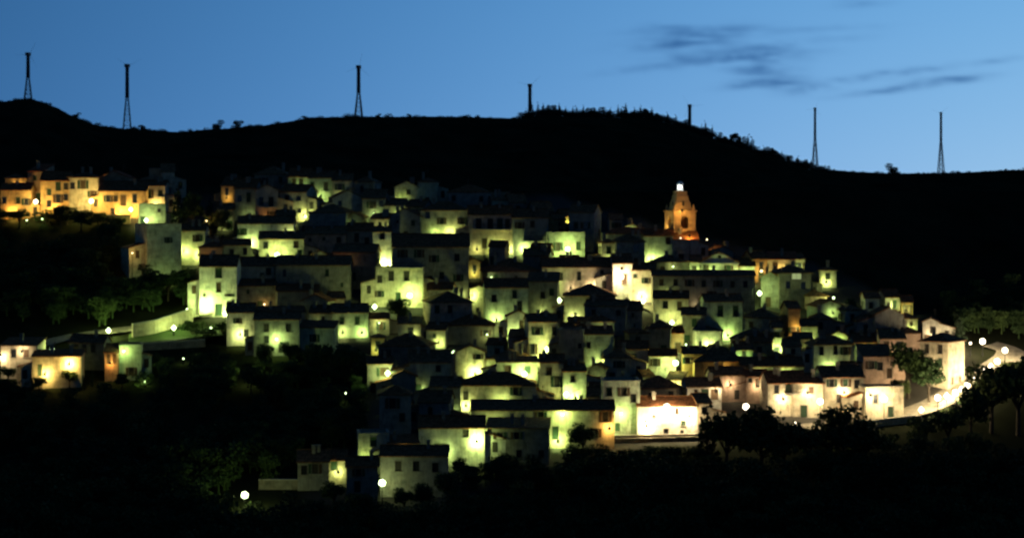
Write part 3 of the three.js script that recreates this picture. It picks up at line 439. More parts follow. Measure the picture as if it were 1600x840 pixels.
// lower left, below the approach road
house('L1', 0, 57, 540, 592, { wall: 'cream', d: 6, roof: 's', pitch: 10, win: [[20, 552], [40, 552]] }, 'peach-lit house at the left edge below the approach road');
house('L3', 107, 162, 535, 578, { wall: 'stone', d: 5, win: [[118, 544, .9, 1.6], [131, 544, .9, 1.6], [145, 544, .9, 1.6]] }, 'dim brown house with a row of windows below the road');
house('L2', 50, 125, 557, 606, { wall: 'cream', d: 6, roof: 's', pitch: 8, win: [[62, 578, .8, 2.2]] }, 'yellow-lit house behind the round bushes on the left');
house('L4', 163, 184, 550, 596, { wall: 'brick', d: 5, win: [[168, 560, .7, 1.8], [178, 560, .7, 1.8]] }, 'narrow orange house with pale door posts on the left');
house('L5', 186, 220, 542, 594, { wall: 'green', d: 6, roof: 'f' }, 'dim green block below the approach road');

// ---------------------------------------------------------------- church front and bell tower
house('X3', 1095, 1154, 410, 446, { wall: 'white', roof: 'p', pitch: 29, d: 9, win: [[1101, 419, .9, 1.6], [1124, 418, 1.2, 2.2], [1139, 421, .9, 1.8]] }, 'pedimented pale church front with a small round window');
{
  const h = houses.X3, g = h.g; g.name = numbered('church'); tag(g, 'pedimented pale church front with a small round window', 'church');
  const y = h.H + 1.25; mesh('round_window', new THREE.CylinderGeometry(.42, .42, .08, 24).rotateX(Math.PI / 2).translate(0, y, .03), M.glass, g); mesh('round_window_frame', new THREE.TorusGeometry(.48, .09, 8, 28).translate(0, y, .05), M.stone, g);
  mesh('cornice', merge([box(h.W + .2, .22, .3, 0, h.H - .2, .14), box(.5, h.H - .4, .16, -h.W / 2 + .3, h.H / 2 - .2, .07), box(.5, h.H - .4, .16, h.W / 2 - .3, h.H / 2 - .2, .07)]), WALL.white, g);
}
{
  const D = 458, m = D / F, g = new THREE.Group(), b = 408, y = (py) => (b - py) * m, W = 35 * m / Math.cos(rad(18)), hw = W / 2, t = .4, yaw = rad(18), bell = WALL.towerA = plaster(.62, .43, .25);
  g.position.set(px2x(1063, D), py2y(b, D), -D); g.rotation.y = yaw; top('bell_tower', g); tag(g, 'orange-lit bell tower with a tapering crown and a lamp on top', 'tower');
  const yc = y(331), ay = y(356), aw = .95, side = (dx) => { const s = new THREE.Shape(); s.moveTo(-hw + dx, -3); s.lineTo(hw - dx, -3); s.lineTo(hw - dx, yc); s.lineTo(-hw + dx, yc); const p = new THREE.Path(); p.moveTo(-aw / 1, ay); p.lineTo(-aw, y(344)); p.absarc(0, y(344), aw, Math.PI, 0, true); p.lineTo(aw, ay); s.holes.push(p); return new THREE.ExtrudeGeometry(s, { depth: t, bevelEnabled: false, curveSegments: 10 }).translate(0, 0, hw - t); };
  mesh('shaft', merge([side(0), side(0).rotateY(Math.PI), side(t).rotateY(Math.PI / 2), side(t).rotateY(-Math.PI / 2)]), bell, g);
  mesh('floor_slab', box(W - 2 * t - .02, .3, W - 2 * t - .02, 0, ay - .3, 0), M.stone, g);
  mesh('cornice', merge([box(W + .3, .16, W + .3, 0, yc + .08, 0), box(W + .6, .18, W + .6, 0, yc + .25, 0), box(W + .24, .16, W + .24, 0, y(357), 0).scale(1, 1, 1)]), bell, g);
  const bl = mesh('bell', new THREE.LatheGeometry([[.02, 1], [.28, .95], [.36, .6], [.42, .25], [.6, 0], [.52, .02]].map(([a, c]) => new THREE.Vector2(a, c)), 16).translate(0, y(350), 0), std(.25, .16, .06, { metalness: .8, roughness: .4 }), g); bl.name = 'bell';
  // crown: concave stepped pyramid with a blind arch on each face
  const prof = [[330, 4.35], [328, 4.35], [327, 4.0], [320, 3.55], [318.5, 3.7], [317.5, 3.3], [310, 2.75], [308.5, 2.9], [307.5, 2.55], [303, 2.3], [302, 2.5], [301, 2.5], [300.5, 1.4]];
  const lg = new THREE.LatheGeometry(prof.map(([p, w]) => new THREE.Vector2(w / 2 * Math.SQRT2 * .98, y(p) + .3)), 4).rotateY(Math.PI / 4).toNonIndexed(); lg.computeVertexNormals();
  mesh('crown', lg, bell, g);
  for (let k = 0; k < 4; k++) { const n = mesh('niche', new THREE.CapsuleGeometry(.32, .8, 3, 10).scale(1, 1, .25).translate(0, y(321) + .3, 1.78), M.dark, g); n.rotation.y = k * Math.PI / 2; const f = mesh('pinnacle', new THREE.LatheGeometry([[.3, 0], [.3, .5], [.2, .6], [.26, .75], [.02, 1.5]].map(([a, c]) => new THREE.Vector2(a, c)), 8).translate(hw - .35, yc + .3, hw - .35), bell, g); f.rotation.y = k * Math.PI / 2; }
  // open lantern of white columns round the top lamp
  const yl = y(300.5) + .3, lan = [new THREE.CylinderGeometry(.75, .8, .18, 12).translate(0, yl + .09, 0), new THREE.LatheGeometry([[.78, 0], [.74, .15], [.5, .45], [.2, .62], [.02, .66]].map(([a, c]) => new THREE.Vector2(a, c)), 12).translate(0, yl + 1.55, 0)];
  for (let k = 0; k < 8; k++) lan.push(new THREE.CylinderGeometry(.07, .07, 1.4, 6).translate(.62 * Math.cos(k * Math.PI / 4 + .2), yl + .86, .62 * Math.sin(k * Math.PI / 4 + .2)));
  mesh('lantern', merge(lan), M.white, g);
  mesh('cross', merge([box(.08, 1.1, .08, 0, yl + 2.7, 0), box(.6, .08, .07, 0, yl + 2.9, 0)]), M.iron, g);
  const bulb = mesh('lantern_bulb', new THREE.IcosahedronGeometry(.235, 2).translate(0, yl + .95, 0), std(.8, .8, .8, { emissive: new THREE.Color(.9, 1, .92), emissiveIntensity: 60 }), g); bulb.castShadow = false;
  const L = new THREE.PointLight(new THREE.Color(.88, 1, .9), 14); L.position.set(0, yl + .95, 0); L.castShadow = true; L.shadow.radius = 8; g.add(L); L.name = 'lantern_bulb_light';
}
{ // the one lit window of the dark blue house at the upper right end
  const h = houses.X6, w = mesh('window', box(1.9, 1.3, .06), std(.5, .5, .4, { emissive: new THREE.Color(.55, .65, .28), emissiveIntensity: .45 }), h.g); w.name = 'lit_window'; w.position.set((1245 - 1242.5) * h.D / F, (482 - 431) * h.D / F, .04); w.userData = { label: 'lit window with greenish light' };
  mesh('frame', merge([box(2.1, .1, .1, 0, .7, 0), box(2.1, .1, .1, 0, -.7, 0), box(.1, 1.3, .1, -1, 0, 0), box(.1, 1.3, .1, 1, 0, 0), box(.07, 1.3, .08, 0, 0, .01)]), M.stone, w);
}

// ---------------------------------------------------------------- street lamps
const LC = { G: [.66, 1, .26], O: [1, .55, .12], Y: [1, .72, .20], W: [1, .80, .45] }, glow = {};
const bulbMat = (c, k) => glow[c + k] ??= std(.8, .8, .8, { emissive: new THREE.Color().setRGB(...LC[c].map((v) => lerp(v, 1, .3))), emissiveIntensity: k });
const globeGeo = new THREE.IcosahedronGeometry(.24, 2), tinyGeo = new THREE.IcosahedronGeometry(.14, 1), hatGeo = new THREE.LatheGeometry([[.02, .34], [.05, .3], [.13, .27], [.16, .22], [.02, .22]].map(([a, c]) => new THREE.Vector2(a, c)), 10), poleGeo = new THREE.CylinderGeometry(.05, .085, 1, 8).translate(0, .5, 0), footGeo = new THREE.CylinderGeometry(.11, .17, .7, 8).translate(0, .35, 0);
const lampSpots = [], armGeo = merge([0, 1, 2].map((k) => bar(V(0, -.25, 0), V(.3 * Math.cos(k * 2.094 + .5), -.1, .3 * Math.sin(k * 2.094 + .5)), .025)));
const addedScreenGeo = new THREE.CylinderGeometry(.27, .27, .56, 12, 1, true, -1.9, 3.8), POWER = 4.1; // open half-round screen, added to hide bulbs and cut outward light: theta 0 is +z
M.added_screen = std(.06, .06, .055, { side: THREE.DoubleSide });
function globe(g, at, I, c, tiny, tint = .5) {
  const b = mesh('globe', tiny ? tinyGeo : globeGeo, bulbMat(c, tiny ? 7 : 5), g); b.position.copy(at); b.rotation.y = -g.rotation.y; b.castShadow = false;
  const k = new THREE.Color().setRGB(...LC[c]); if (c === 'G') k.r += .2 * tint, k.b += .05 * tint;
  const L = new THREE.PointLight(k, I * POWER); L.position.copy(at); L.castShadow = true; L.shadow.radius = tiny ? 6 : 11; L.name = 'globe_light'; g.add(L);
}
function head(g, lp, I, c, o) { // a wall lamp behind an added screen, one globe, four globes round the stem for the large lamps, a ball of eight for the largest; extra globes added to widen the glow
  const tint = o.tint;
  if (o.shaded) { globe(g, lp, I * 1.25, c, true, tint); mesh('added_screen', addedScreenGeo, M.added_screen, g).position.copy(lp); return; }
  if (I < 20 && !o.big) { globe(g, lp, I, c, I < 5, tint); mesh('hat', hatGeo, M.iron, g).position.copy(lp); return; }
  mesh('arms', armGeo, M.iron, g).position.copy(lp);
  if (!o.big) { for (let k = 0; k < 5; k++) globe(g, lp.clone().add(k > 2 ? V(0, k === 3 ? .33 : -.33, 0) : V(.34 * Math.cos(k * 2.094 + .5), 0, .34 * Math.sin(k * 2.094 + .5))), I / 5, c, false, tint); return; }
  for (const [x, y, z] of [...[0, 1, 2, 3, 4, 5].map((k) => [.36 * Math.cos(k * 1.0472 + .3), .36 * Math.sin(k * 1.0472 + .3), .1 * (k % 2)]), [0, .02, .4], [0, .05, -.36]]) globe(g, lp.clone().add(V(x, y, z)), I / 8, c, false, tint);
}
const bare = new Set([1480, 1503, 1526, 1549, 55, 142, 206, 228, 41, 65, 122, 322, 433, 641, 585, 321, 353, 329, 292, 412, 432, 518, 539, 761, 169, 212, 271, 193, 81, 2, 286, 387, 540, 605, 592, 382, 707, 709, 819, 885, 879, 853, 874, 767, 886, 970, 1105, 1187, 1005, 1038, 1050, 1073, 1056, 1303, 1041, 1166, 1243, 1282, 1382, 1466, 1494, 1512, 1539, 1559, 1571, 1536, 1517, 1440, 1064]); // columns of seen lamps and added promenade ones; other wall lamps are unseen
function lamp(px, py, I, c, o, label) {
  const g = new THREE.Group(), shaded = !!o.on && !bare.has(px), tint = Math.abs(Math.sin(px * 12.9898) * 43758.5453) % 1; let P;
  top('street_lamp', g); tag(g, label, 'street lamp', 'street lamps of the village');
  if (o.on) {
    const h = houses[o.on];
    if (shaded) { let t = 1e9; for (const k of Object.values(houses)) if (k.D < h.D - 2 && px > k.x0 - 2 && px < k.x1 + 2) t = Math.min(t, k.top); if (t < 1e9) py = Math.max(py, Math.min(t + 6, h.b - 9)); }  // unseen lamps, put in for their light, sink behind nearer roofs
    const n = V(Math.sin(h.yaw), 0, Math.cos(h.yaw)), q = h.g.position, r = V((px - 800) / F, (HZ - py) / F, -1), s = q.dot(n) / r.dot(n), hit = r.multiplyScalar(s), off = (o.off ?? 1.1) * (shaded ? .75 : 1);
    P = hit.clone().addScaledVector(n, off); g.position.copy(hit); g.rotation.y = h.yaw;
    mesh('bracket', merge([box(.16, .5, .06, 0, .35, .03), bar(V(0, .5, .03), V(0, .62, off), .03), bar(V(0, .62, off), V(0, shaded ? .2 : -.25, off), .025), bar(V(0, .2, .03), V(0, .58, off * .7), .018)]), M.iron, g);
    head(g, V(0, 0, off), I, c, { ...o, shaded, tint });
  } else {
    const D = o.D ?? Dof(o.b), x = px2x(px, D), y = py2y(py, D), y0 = groundY(x, D), hgt = Math.max(1.2, y - y0); P = V(x, y, -D); g.position.set(x, y - hgt, -D);
    const p = mesh('pole', poleGeo, M.iron, g); p.scale.y = hgt - .2; mesh('foot', footGeo, M.iron, g);
    head(g, V(0, hgt, 0), I, c, { ...o, shaded: o.added_screen, tint });
  }
  P.bare = !shaded; lampSpots.push(P);
}
const on = (h, off) => ({ on: h, off }), post = (b, big) => ({ b, big });
// orange quarter
lamp(55, 315, 40.6, 'Y', post(345, true), 'yellow-white lamp between the two leftmost orange houses');
lamp(20, 318, 18.6, 'O', on('O1', 1.2), 'orange lamp on the front of the leftmost orange house');
lamp(142, 314, 49.3, 'Y', post(345, true), 'big yellow-white lamp beside the bright yellow facade');
lamp(206, 327, 34.8, 'Y', on('O6b', 1.2), 'bright lamp at the right end of the long yellow facade');
lamp(186, 320, 16.2, 'O', on('O6b', 1.4), 'orange lamp over the arched doorway of the yellow facade');
lamp(85, 322, 16.2, 'O', on('O4', 1.3), 'orange lamp on the two-storey orange house');
lamp(28, 289, 5.8, 'Y', on('O2', 1), 'small lamp on the yellow house behind the leftmost one');
lamp(54, 281, 4.3, 'O', on('O3', 1), 'small orange lamp under the chimneys of the narrow house');
lamp(176, 289, 18.6, 'O', on('O6a', 1.3), 'orange lamp on the orange-red upper house');
lamp(244, 311, 20.9, 'Y', on('O6c', 1.1), 'lamp on the pale yellow house below the turret');
lamp(238, 284, 9.3, 'O', on('O7', 1.2), 'orange lamp lighting the square turret');
lamp(228, 344, 20, 'G', post(360), 'green-white lamp below the orange quarter');
lamp(41, 344, 1.5, 'G', post(352), 'first tiny white light among the trees below the orange quarter');
lamp(65, 342, 2.5, 'G', post(352), 'second tiny white light among the trees below the orange quarter');
lamp(122, 340, 2, 'G', post(352), 'third tiny white light among the trees below the orange quarter');
lamp(322, 345, 4, 'O', post(372), 'small orange light in the dark trees of the upper left');
lamp(288, 392, 9, 'G', on('O9', 1.3), 'lamp in front of the bright yellow-green wall');
lamp(310, 398, 7, 'G', on('O9', 1.1), 'second lamp low on the bright yellow-green wall');
lamp(262, 440, 9, 'G', post(446), 'hidden lamp at the foot of the tall plain block');
lamp(206, 395, 4.3, 'O', { D: 441 }, 'faint orange lamp by the brownish wall of the plain block');
// upper left
lamp(355, 298, 1.6, 'Y', on('T1', 1), 'weak lamp on the tiny ochre house');
lamp(380, 292, 1.2, 'Y', on('T2', 1), 'weak lamp on the dim brown rim house');
lamp(470, 297, 5, 'G', on('T6', 1.2), 'lamp on the green house of the top row');
lamp(502, 296, 4, 'G', on('T6b', 1.4), 'lamp between the two doors of the wide top row house');
lamp(533, 288, 2.5, 'G', on('T6c', 1), 'lamp on the last house of the top left row');
lamp(475, 318, 6, 'G', on('T5', 1), 'upper lamp of the steps right of the dark-roofed house');
lamp(477, 338, 7, 'G', post(352), 'lower lamp of the steps right of the dark-roofed house');
lamp(392, 372, 11, 'G', on('T7', 1.6), 'lamp in the corner of the bright L-shaped wall');
lamp(452, 354, 7, 'G', on('T7', .9), 'lamp at the right end of the bright strip of wall');
lamp(433, 398, 42, 'G', { ...on('T8', 1.2), big: true }, 'blazing lamp on the washed-out front in the upper left');
lamp(388, 325, 1.5, 'G', on('T3', 1.6), 'weak lamp on the dim teal house');
lamp(418, 342, 1.2, 'O', on('T4', 1.6), 'weak lamp below the balcony of the brown gabled house');
lamp(325, 404, 1.0, 'O', on('T9', 1.4), 'faint lamp on the dim reddish house');
lamp(545, 322, 5, 'G', on('U2a', 1.1), 'lamp on the lit olive house');
lamp(585, 333, 4, 'G', on('U2b', 1.2), 'lamp on the teal-lit house');
lamp(624, 328, 4.5, 'G', on('U2c', 1), 'lamp on the small bright upper house');
lamp(597, 356, 5, 'G', on('U3', 1.1), 'lamp on the little lit house above the big roof');
lamp(627, 297, 5, 'G', on('U1', 1.2), 'lamp on the small gable of the upper rim');
lamp(704, 352, 10, 'G', on('U4', 1.3), 'lamp at the middle of the wide hip-roofed house');
lamp(680, 354, 4, 'G', on('U4', 1.2), 'second lamp at the left of the wide hip-roofed house');
lamp(774, 388, 13, 'G', on('U5', 1.2), 'lamp at the foot of the tan facade');
lamp(795, 390, 11, 'G', on('U5', 1.1), 'lamp at the right corner of the tan facade');
lamp(745, 384, 3, 'G', on('U5', 1.1), 'weaker lamp at the left of the tan facade');
lamp(595, 381, 26, 'G', on('U7', 1.1), 'upper lamp of the narrow white blazing front');
lamp(606, 404, 20, 'G', on('U7', 1.1), 'lower lamp of the narrow white blazing front');
lamp(539, 408, 1.2, 'O', on('U9', .8), 'tiny orange light on the dim dark-green house');
lamp(641, 461, 36, 'G', { ...on('U8b', 1.2), big: true }, 'blazing lamp on the house below the largest facade');
lamp(585, 479, 30, 'G', post(494), 'round white lamp left of the dark tree in the centre');
lamp(640, 409, 2.5, 'G', on('U8', 1.3), 'weak lamp above the dark terrace of the largest facade');
lamp(738, 458, 9, 'G', on('H3', 1.1), 'lamp in the bright gap right of the largest facade');
lamp(722, 446, 2.5, 'G', on('U8', 1.2), 'weak lamp at the right of the largest facade');
// left of the middle
lamp(321, 475, 46, 'G', { ...on('M1', 1.2), big: true }, 'blazing lamp at the corner of the tall pale house');
lamp(353, 489, 22, 'G', on('M1', 1.3), 'second lamp by the door of the tall pale house');
lamp(329, 512, 8, 'G', post(524), 'round lamp in the garden below the tall pale house');
lamp(292, 483, 14.5, 'G', post(492), 'lamp on the bend of the road beside the tall pale house');
lamp(398, 437, 2.5, 'G', on('M1b', 1.6), 'weak lamp on the pale wing');
lamp(412, 475, 1.4, 'O', on('M2', .9), 'tiny orange light on the low dim house');
lamp(430, 491, 3, 'G', on('M4b', .9), 'lamp on the low strip of pale wall');
lamp(375, 522, 8, 'G', on('M3', 1.5), 'lamp on the green-lit house below the tall pale one');
lamp(432, 529, 18, 'G', on('M4', 1.2), 'bare white lamp on the dark blue house');
lamp(518, 526, 34, 'G', post(545, true), 'big white lamp right of the low green house');
lamp(500, 496, 1.5, 'G', on('M5b', .9), 'weak lamp on the small pale house of the left centre');
lamp(565, 510, 7, 'G', on('M6', 1.2), 'lamp at the right end of the long plain green wall');
lamp(535, 512, 5, 'G', on('M6', 1.6), 'lamp at the middle of the long plain green wall');
lamp(592, 504, 4, 'G', on('M9a', .9), 'lamp on the short yellow strip under the dark tree');
lamp(645, 511, 3, 'G', on('M9b', .9), 'lamp on the small lit house before the dark tree');
lamp(686, 523, 4, 'G', on('M9c', .9), 'lamp on the small gable end among dark roofs');
lamp(761, 522, 3, 'G', on('H2', .9), 'small round lamp beside the brown house in the centre');
// approach road and lower left
lamp(169, 516, 39.1, 'G', post(530), 'starry lamp at the middle of the approach road');
lamp(212, 514, 29, 'G', post(524), 'lamp right of the middle of the approach road');
lamp(271, 512, 24.6, 'G', post(524), 'lamp near the retaining wall of the approach road');
lamp(193, 548, 9, 'G', on('L5', 1), 'lamp on the dim green block below the road');
lamp(81, 546, 23, 'G', post(572), 'large lamp above the yellow-lit house on the left');
lamp(2, 558, 14, 'W', on('L1', 1), 'lamp cut by the left edge of the picture');
lamp(35, 548, 5, 'W', on('L1', 1.2), 'second lamp on the peach-lit left-edge house');
lamp(108, 568, 20, 'Y', on('L2', 1.2), 'lamp on the yellow-lit house behind the bushes');
lamp(70, 584, 14, 'Y', on('L2', 1.3), 'lower lamp on the yellow-lit house behind the bushes');
lamp(172, 566, 4, 'O', on('L4', 1), 'orange lamp on the narrow orange house');
lamp(226, 596, 4, 'G', post(606), 'lamp behind the lit bush on the lower left');
lamp(286, 560, 1.2, 'G', post(570), 'tiny light in the dark garden below the road');
lamp(387, 587, 5, 'G', post(606), 'lamp half hidden in leaves in the dark lower left');
lamp(540, 614, 1.5, 'G', post(630), 'tiny lone light among dark trees left of the lower houses');
lamp(605, 582, 34, 'G', on('J3', 1.1), 'white lamp bleaching a house corner in the lower centre');
lamp(658, 578, 1.2, 'G', on('J2', .8), 'faint light on the dark blue house of the lower centre');
lamp(597, 754, 5, 'G', { D: 325.2, big: true }, 'big four-pointed lamp in front of the lowest dark blue houses');
lamp(382, 773, 20, 'G', post(800, true), 'largest lamp of all, alone at the lower left');
lamp(570, 716, 8, 'G', on('K4', 1.4), 'lamp on the yellow-lit flat-roofed house');
lamp(528, 736, 3.5, 'G', on('K8b', 1), 'lamp on the little yellow-lit lower house');
lamp(745, 688, 20, 'G', on('K5', 1.2), 'lamp at the glowing right end of the pale lower house');
lamp(695, 692, 5, 'G', on('K5', 1.4), 'weaker lamp on the left of the pale lower house');
lamp(630, 700, 2, 'G', on('K4b', 1), 'weak lamp on the low dim lower house');
lamp(707, 643, 3, 'G', on('N3b', .9), 'small greenish lamp left of the long lower facade');
// middle
lamp(709, 552, 20, 'G', { D: 393 }, 'white lamp at the left of the bright yellow gable');
lamp(742, 574, 18, 'G', on('N1', 1.3), 'lamp at the foot of the bright yellow gable');
lamp(770, 571, 16, 'G', on('N1b', 1), 'lamp in the gap between the yellow gable and the green wall');
lamp(819, 583, 34, 'G', on('N2', 1.2), 'large round lamp on the green wall of the lower centre');
lamp(783, 613, 14, 'G', on('N3', 1.1), 'lamp under the long sloping roof');
lamp(728, 632, 9, 'G', on('N3', 1.2), 'lamp on the left front of the house with the long sloping roof');
lamp(885, 616, 30, 'G', { D: 377 }, 'broad white lamp behind the long lower facade');
lamp(879, 646, 16, 'G', on('N6', 1), 'lamp on the front of the long lower facade');
lamp(872, 688, 9, 'G', on('N6', 1.3), 'lower lamp on the long lower facade');
lamp(768, 660, 6, 'G', on('N6', 1.6), 'lamp left on the long lower facade');
lamp(952, 668, 7, 'O', on('N6', 1.2), 'orange lamp at the right end of the long lower facade');
lamp(853, 545, 34, 'G', on('W5', 1.1), 'lamp in the white-hot stripe of the tall green-lit house');
lamp(852, 528, 12, 'G', on('W5', 1.1), 'second lamp above it in the white-hot stripe');
lamp(860, 604, 12, 'G', on('N5', 1.4), 'lamp on the plain green-lit house above the long facade');
lamp(898, 604, 9, 'G', on('N5b', 1.4), 'lamp on the dark-roofed green house above the long facade');
lamp(874, 469, 24, 'G', { D: 423 }, 'tall oval lamp glow right of the olive house in the middle');
lamp(897, 493, 20, 'G', on('W10', 1.1), 'lamp below the broad brown roof');
lamp(805, 506, 20, 'G', on('W4', 1.1), 'lamp on the small white-lit gable');
lamp(775, 488, 10, 'G', on('W1', 1.5), 'lamp at the foot of the olive-green tall wall');
lamp(812, 486, 4, 'G', on('W1', 1.4), 'weaker lamp at the right of the olive-green tall wall');
lamp(848, 474, 4, 'G', on('W2', 1.4), 'lamp on the olive house sloping in the middle');
lamp(866, 444, 6, 'G', on('V7', 1), 'lamp at the green left end of the long middle facade');
lamp(938, 556, 12, 'G', on('W7', 1.5), 'lamp on the plain bright-green wall');
lamp(890, 556, 4, 'G', on('W6', 1.8), 'weak lamp on the plain olive block');
lamp(940, 515, 4, 'G', on('W7b', 1.2), 'lamp on the dim teal house of the middle');
lamp(985, 570, 10, 'G', on('W9', 1.2), 'lamp on the yellow-green house left of the lane');
lamp(767, 433, 1.4, 'G', on('V9', .7), 'tiny light under the largest dark hip roof');
// upper right
lamp(886, 389, 44, 'G', { ...on('V4b', 1.2), big: true }, 'blazing star-shaped lamp of the upper centre right');
lamp(818, 388, 14, 'G', on('V3', 1.2), 'lamp on the lit ground floor under the blue storey');
lamp(842, 386, 5, 'G', on('V3', 1), 'second lamp on the lit ground floor under the blue storey');
lamp(953, 396, 7, 'G', on('V5', 1), 'lamp on the narrow yellow-lit house');
lamp(970, 432, 46, 'W', { ...on('V7t', 1.2), big: true }, 'blazing warm lamp on the white front of the middle right');
lamp(925, 432, 8, 'W', on('V7', 1.2), 'warm lamp on the cream part of the long middle facade');
lamp(892, 436, 2, 'W', on('V7', 1.1), 'weak warm lamp on the tan part of the long middle facade');
lamp(1003, 437, 9, 'W', on('V7r', 1.2), 'warm lamp on the cream house right of the white front');
lamp(1018, 391, 11, 'G', on('X1', 1.1), 'lamp left on the green house at the foot of the tower');
lamp(1030, 378, 3, 'G', on('X1', 1.1), 'weaker lamp on the green house at the foot of the tower');
lamp(1042, 366, 13, 'O', { D: 452.5, added_screen: true }, 'orange flood lamp below the left side of the bell tower');
lamp(1078, 368, 13, 'O', { D: 451.5, added_screen: true }, 'orange flood lamp below the right side of the bell tower');
lamp(1066, 329, 5.8, 'O', { D: 453.6, added_screen: true }, 'orange flood lamp at the cornice of the bell tower');
lamp(1034, 364, 13, 'Y', { D: 457, added_screen: true }, 'yellow flood lamp left of the bell tower');
lamp(1105, 374, 2.5, 'Y', { D: 455 }, 'small yellowish light right of the bell tower');
lamp(1064, 372, 1.2, 'W', { D: 452 }, 'small pinkish light below the bell tower');
lamp(1088, 419, 12, 'G', on('X3l', 1), 'lamp left of the pedimented church front');
lamp(1111, 421, 12, 'G', on('X3', 1.3), 'lamp beside the church door');
lamp(1148, 424, 11, 'G', on('X3', 1.2), 'lamp at the right corner of the church front');
lamp(1172, 426, 8, 'G', on('X3r', 1), 'lamp on the pale wing of the church');
lamp(1187, 423, 7, 'Y', on('X4', 1.2), 'yellow lamp on the orange-lit upper right house');
lamp(1222, 416, 3, 'Y', on('X4b', 1.3), 'weak lamp at the right end of the upper row');
lamp(1187, 458, 24, 'G', post(488), 'round white lamp below the church wing');
lamp(1050, 416, 2, 'G', on('X9', 1), 'weak lamp on the olive house left of the church');
lamp(1090, 458, 2, 'W', on('X0', 1.5), 'weak lamp on the very long dim facade');
lamp(1040, 452, 3, 'G', on('X0', 1.4), 'lamp at the left of the very long dim facade');
// right of the middle
lamp(1005, 470, 34, 'G', post(486), 'upper lamp of the bright climbing lane');
lamp(1038, 490, 18, 'G', post(502), 'middle lamp of the bright climbing lane');
lamp(1050, 504, 20, 'G', post(516), 'lower middle lamp of the bright climbing lane');
lamp(1073, 541, 22, 'G', post(556), 'round lamp above the yellow house of the lane');
lamp(1056, 566, 44, 'G', { ...on('Z2', 1.4), big: true }, 'blazing lamp at the foot of the climbing lane');
lamp(1136, 505, 10, 'G', on('Y2', 1.5), 'lamp on the green-lit house with two tall windows');
lamp(1108, 527, 12, 'G', on('Y8', 1), 'lamp on the low white-lit wall');
lamp(1088, 500, 3, 'G', on('Y3', 1.2), 'weak lamp on the dim green house of the right');
lamp(1213, 538, 16, 'G', on('Y6b', 1), 'lamp at the thin white-lit house corner');
lamp(1190, 549, 6, 'Y', on('Y6', 1.2), 'yellow lamp on the brown-yellow house');
lamp(1130, 572, 5, 'Y', on('Y4h', 1), 'yellow lamp under the big dark hip roof');
lamp(1085, 573, 6, 'Y', on('Y4', 1), 'lamp on the yellow house at the foot of the lane');
lamp(1162, 558, 4, 'G', on('Y5', 1), 'lamp on the small pale green house');
lamp(1226, 579, 10, 'G', on('Y7', 1), 'lamp on the bright half of the long low facade');
lamp(1188, 580, 3, 'G', on('Y7', 1), 'lamp on the dim half of the long low facade');
lamp(1240, 553, 6, 'G', on('Y7b', 1), 'lamp on the small pale house above the low facade');
lamp(1255, 535, 3, 'G', on('Y9', 1), 'lamp on the little lit house among dark right roofs');
lamp(1264, 514, 3, 'G', on('Y10', 1), 'lamp on the little green-lit house of the right roofs');
lamp(1246, 496, 4, 'Y', on('Y11', 1), 'lamp on the thin yellow-lit house');
// right rim
lamp(1303, 465, 12, 'G', post(492), 'single lamp standing on the right rim of the village');
lamp(1300, 486, 2, 'G', on('R1', 1), 'weak lamp on the dim green rim house');
lamp(1358, 508, 4, 'G', on('R2', 1), 'lamp on the small gable of the right rim');
lamp(1424, 502, 3, 'G', on('R4', 1), 'lamp on the tiny rim house behind the tree');
lamp(1455, 511, 4, 'W', on('R5', 1), 'lamp on the rightmost small pale rim house');
lamp(1311, 531, 4, 'G', on('R6', 1), 'lamp on the small gable left of the lime-yellow house');
lamp(1295, 551, 6, 'G', on('R7', 1.1), 'lamp on the bluish-white house of the right');
lamp(1320, 551, 4, 'G', on('R7', 1), 'second lamp on the bluish-white house of the right');
lamp(1356, 552, 6, 'G', on('S1', 1.3), 'lamp on the lime-yellow house');
lamp(1398, 552, 3, 'W', on('S2', 1.4), 'warm lamp on the beige three-storey house');
lamp(1458, 575, 3, 'W', on('S3', 1.4), 'warm lamp on the dim front of the corner palazzo');
lamp(1392, 591, 3, 'W', on('S4', .9), 'warm lamp beside the lit window surround');
// promenade
lamp(1041, 634, 95, 'W', { ...on('P2', 1.5), big: true }, 'blazing lamp at the eaves of the brightest white house');
lamp(1076, 648, 26, 'W', on('P2', 1.4), 'second lamp on the brightest white house');
lamp(1010, 664, 20, 'W', on('P2', 1.4), 'lamp low on the left of the brightest white house');
lamp(1118, 610, 5, 'W', on('P3', 1.2), 'lamp on the white-edged house with square windows');
lamp(1084, 622, 5, 'W', on('P3', 1.4), 'left lamp on the white-edged house with square windows');
lamp(1140, 600, 4, 'W', on('P4', 1.2), 'lamp on the pinkish lower row house');
lamp(1182, 602, 3, 'W', on('P4b', 1.2), 'lamp on the half-hidden pinkish house');
lamp(970, 645, 14, 'G', on('Q', 1), 'round lamp on the tall green house with a cornice');
lamp(958, 668, 5, 'G', on('Q', 1.2), 'lower lamp on the tall green house with a cornice');
lamp(1166, 635, 24, 'W', post(684, true), 'starry lamp above the dark promenade trees');
lamp(1243, 660, 4, 'W', post(672), 'small lamp low behind the promenade trees');
lamp(1222, 622, 12, 'W', on('P5', 1.5), 'lamp on the cream house with a balcony');
lamp(1262, 612, 9, 'W', on('S5b', 1.3), 'lamp on the cream house next to the sloping roof');
lamp(1282, 627, 44, 'W', post(664, true), 'tall promenade lamp left of the pair over the parapet');
lamp(1318, 612, 12, 'W', on('S5', 1.3), 'lamp on the cream house with the sloping roof');
lamp(1382, 623, 44, 'W', post(660, true), 'tall promenade lamp over the pale parapet');
lamp(1358, 616, 8, 'W', on('S6', 1.2), 'lamp on the low cream promenade building');
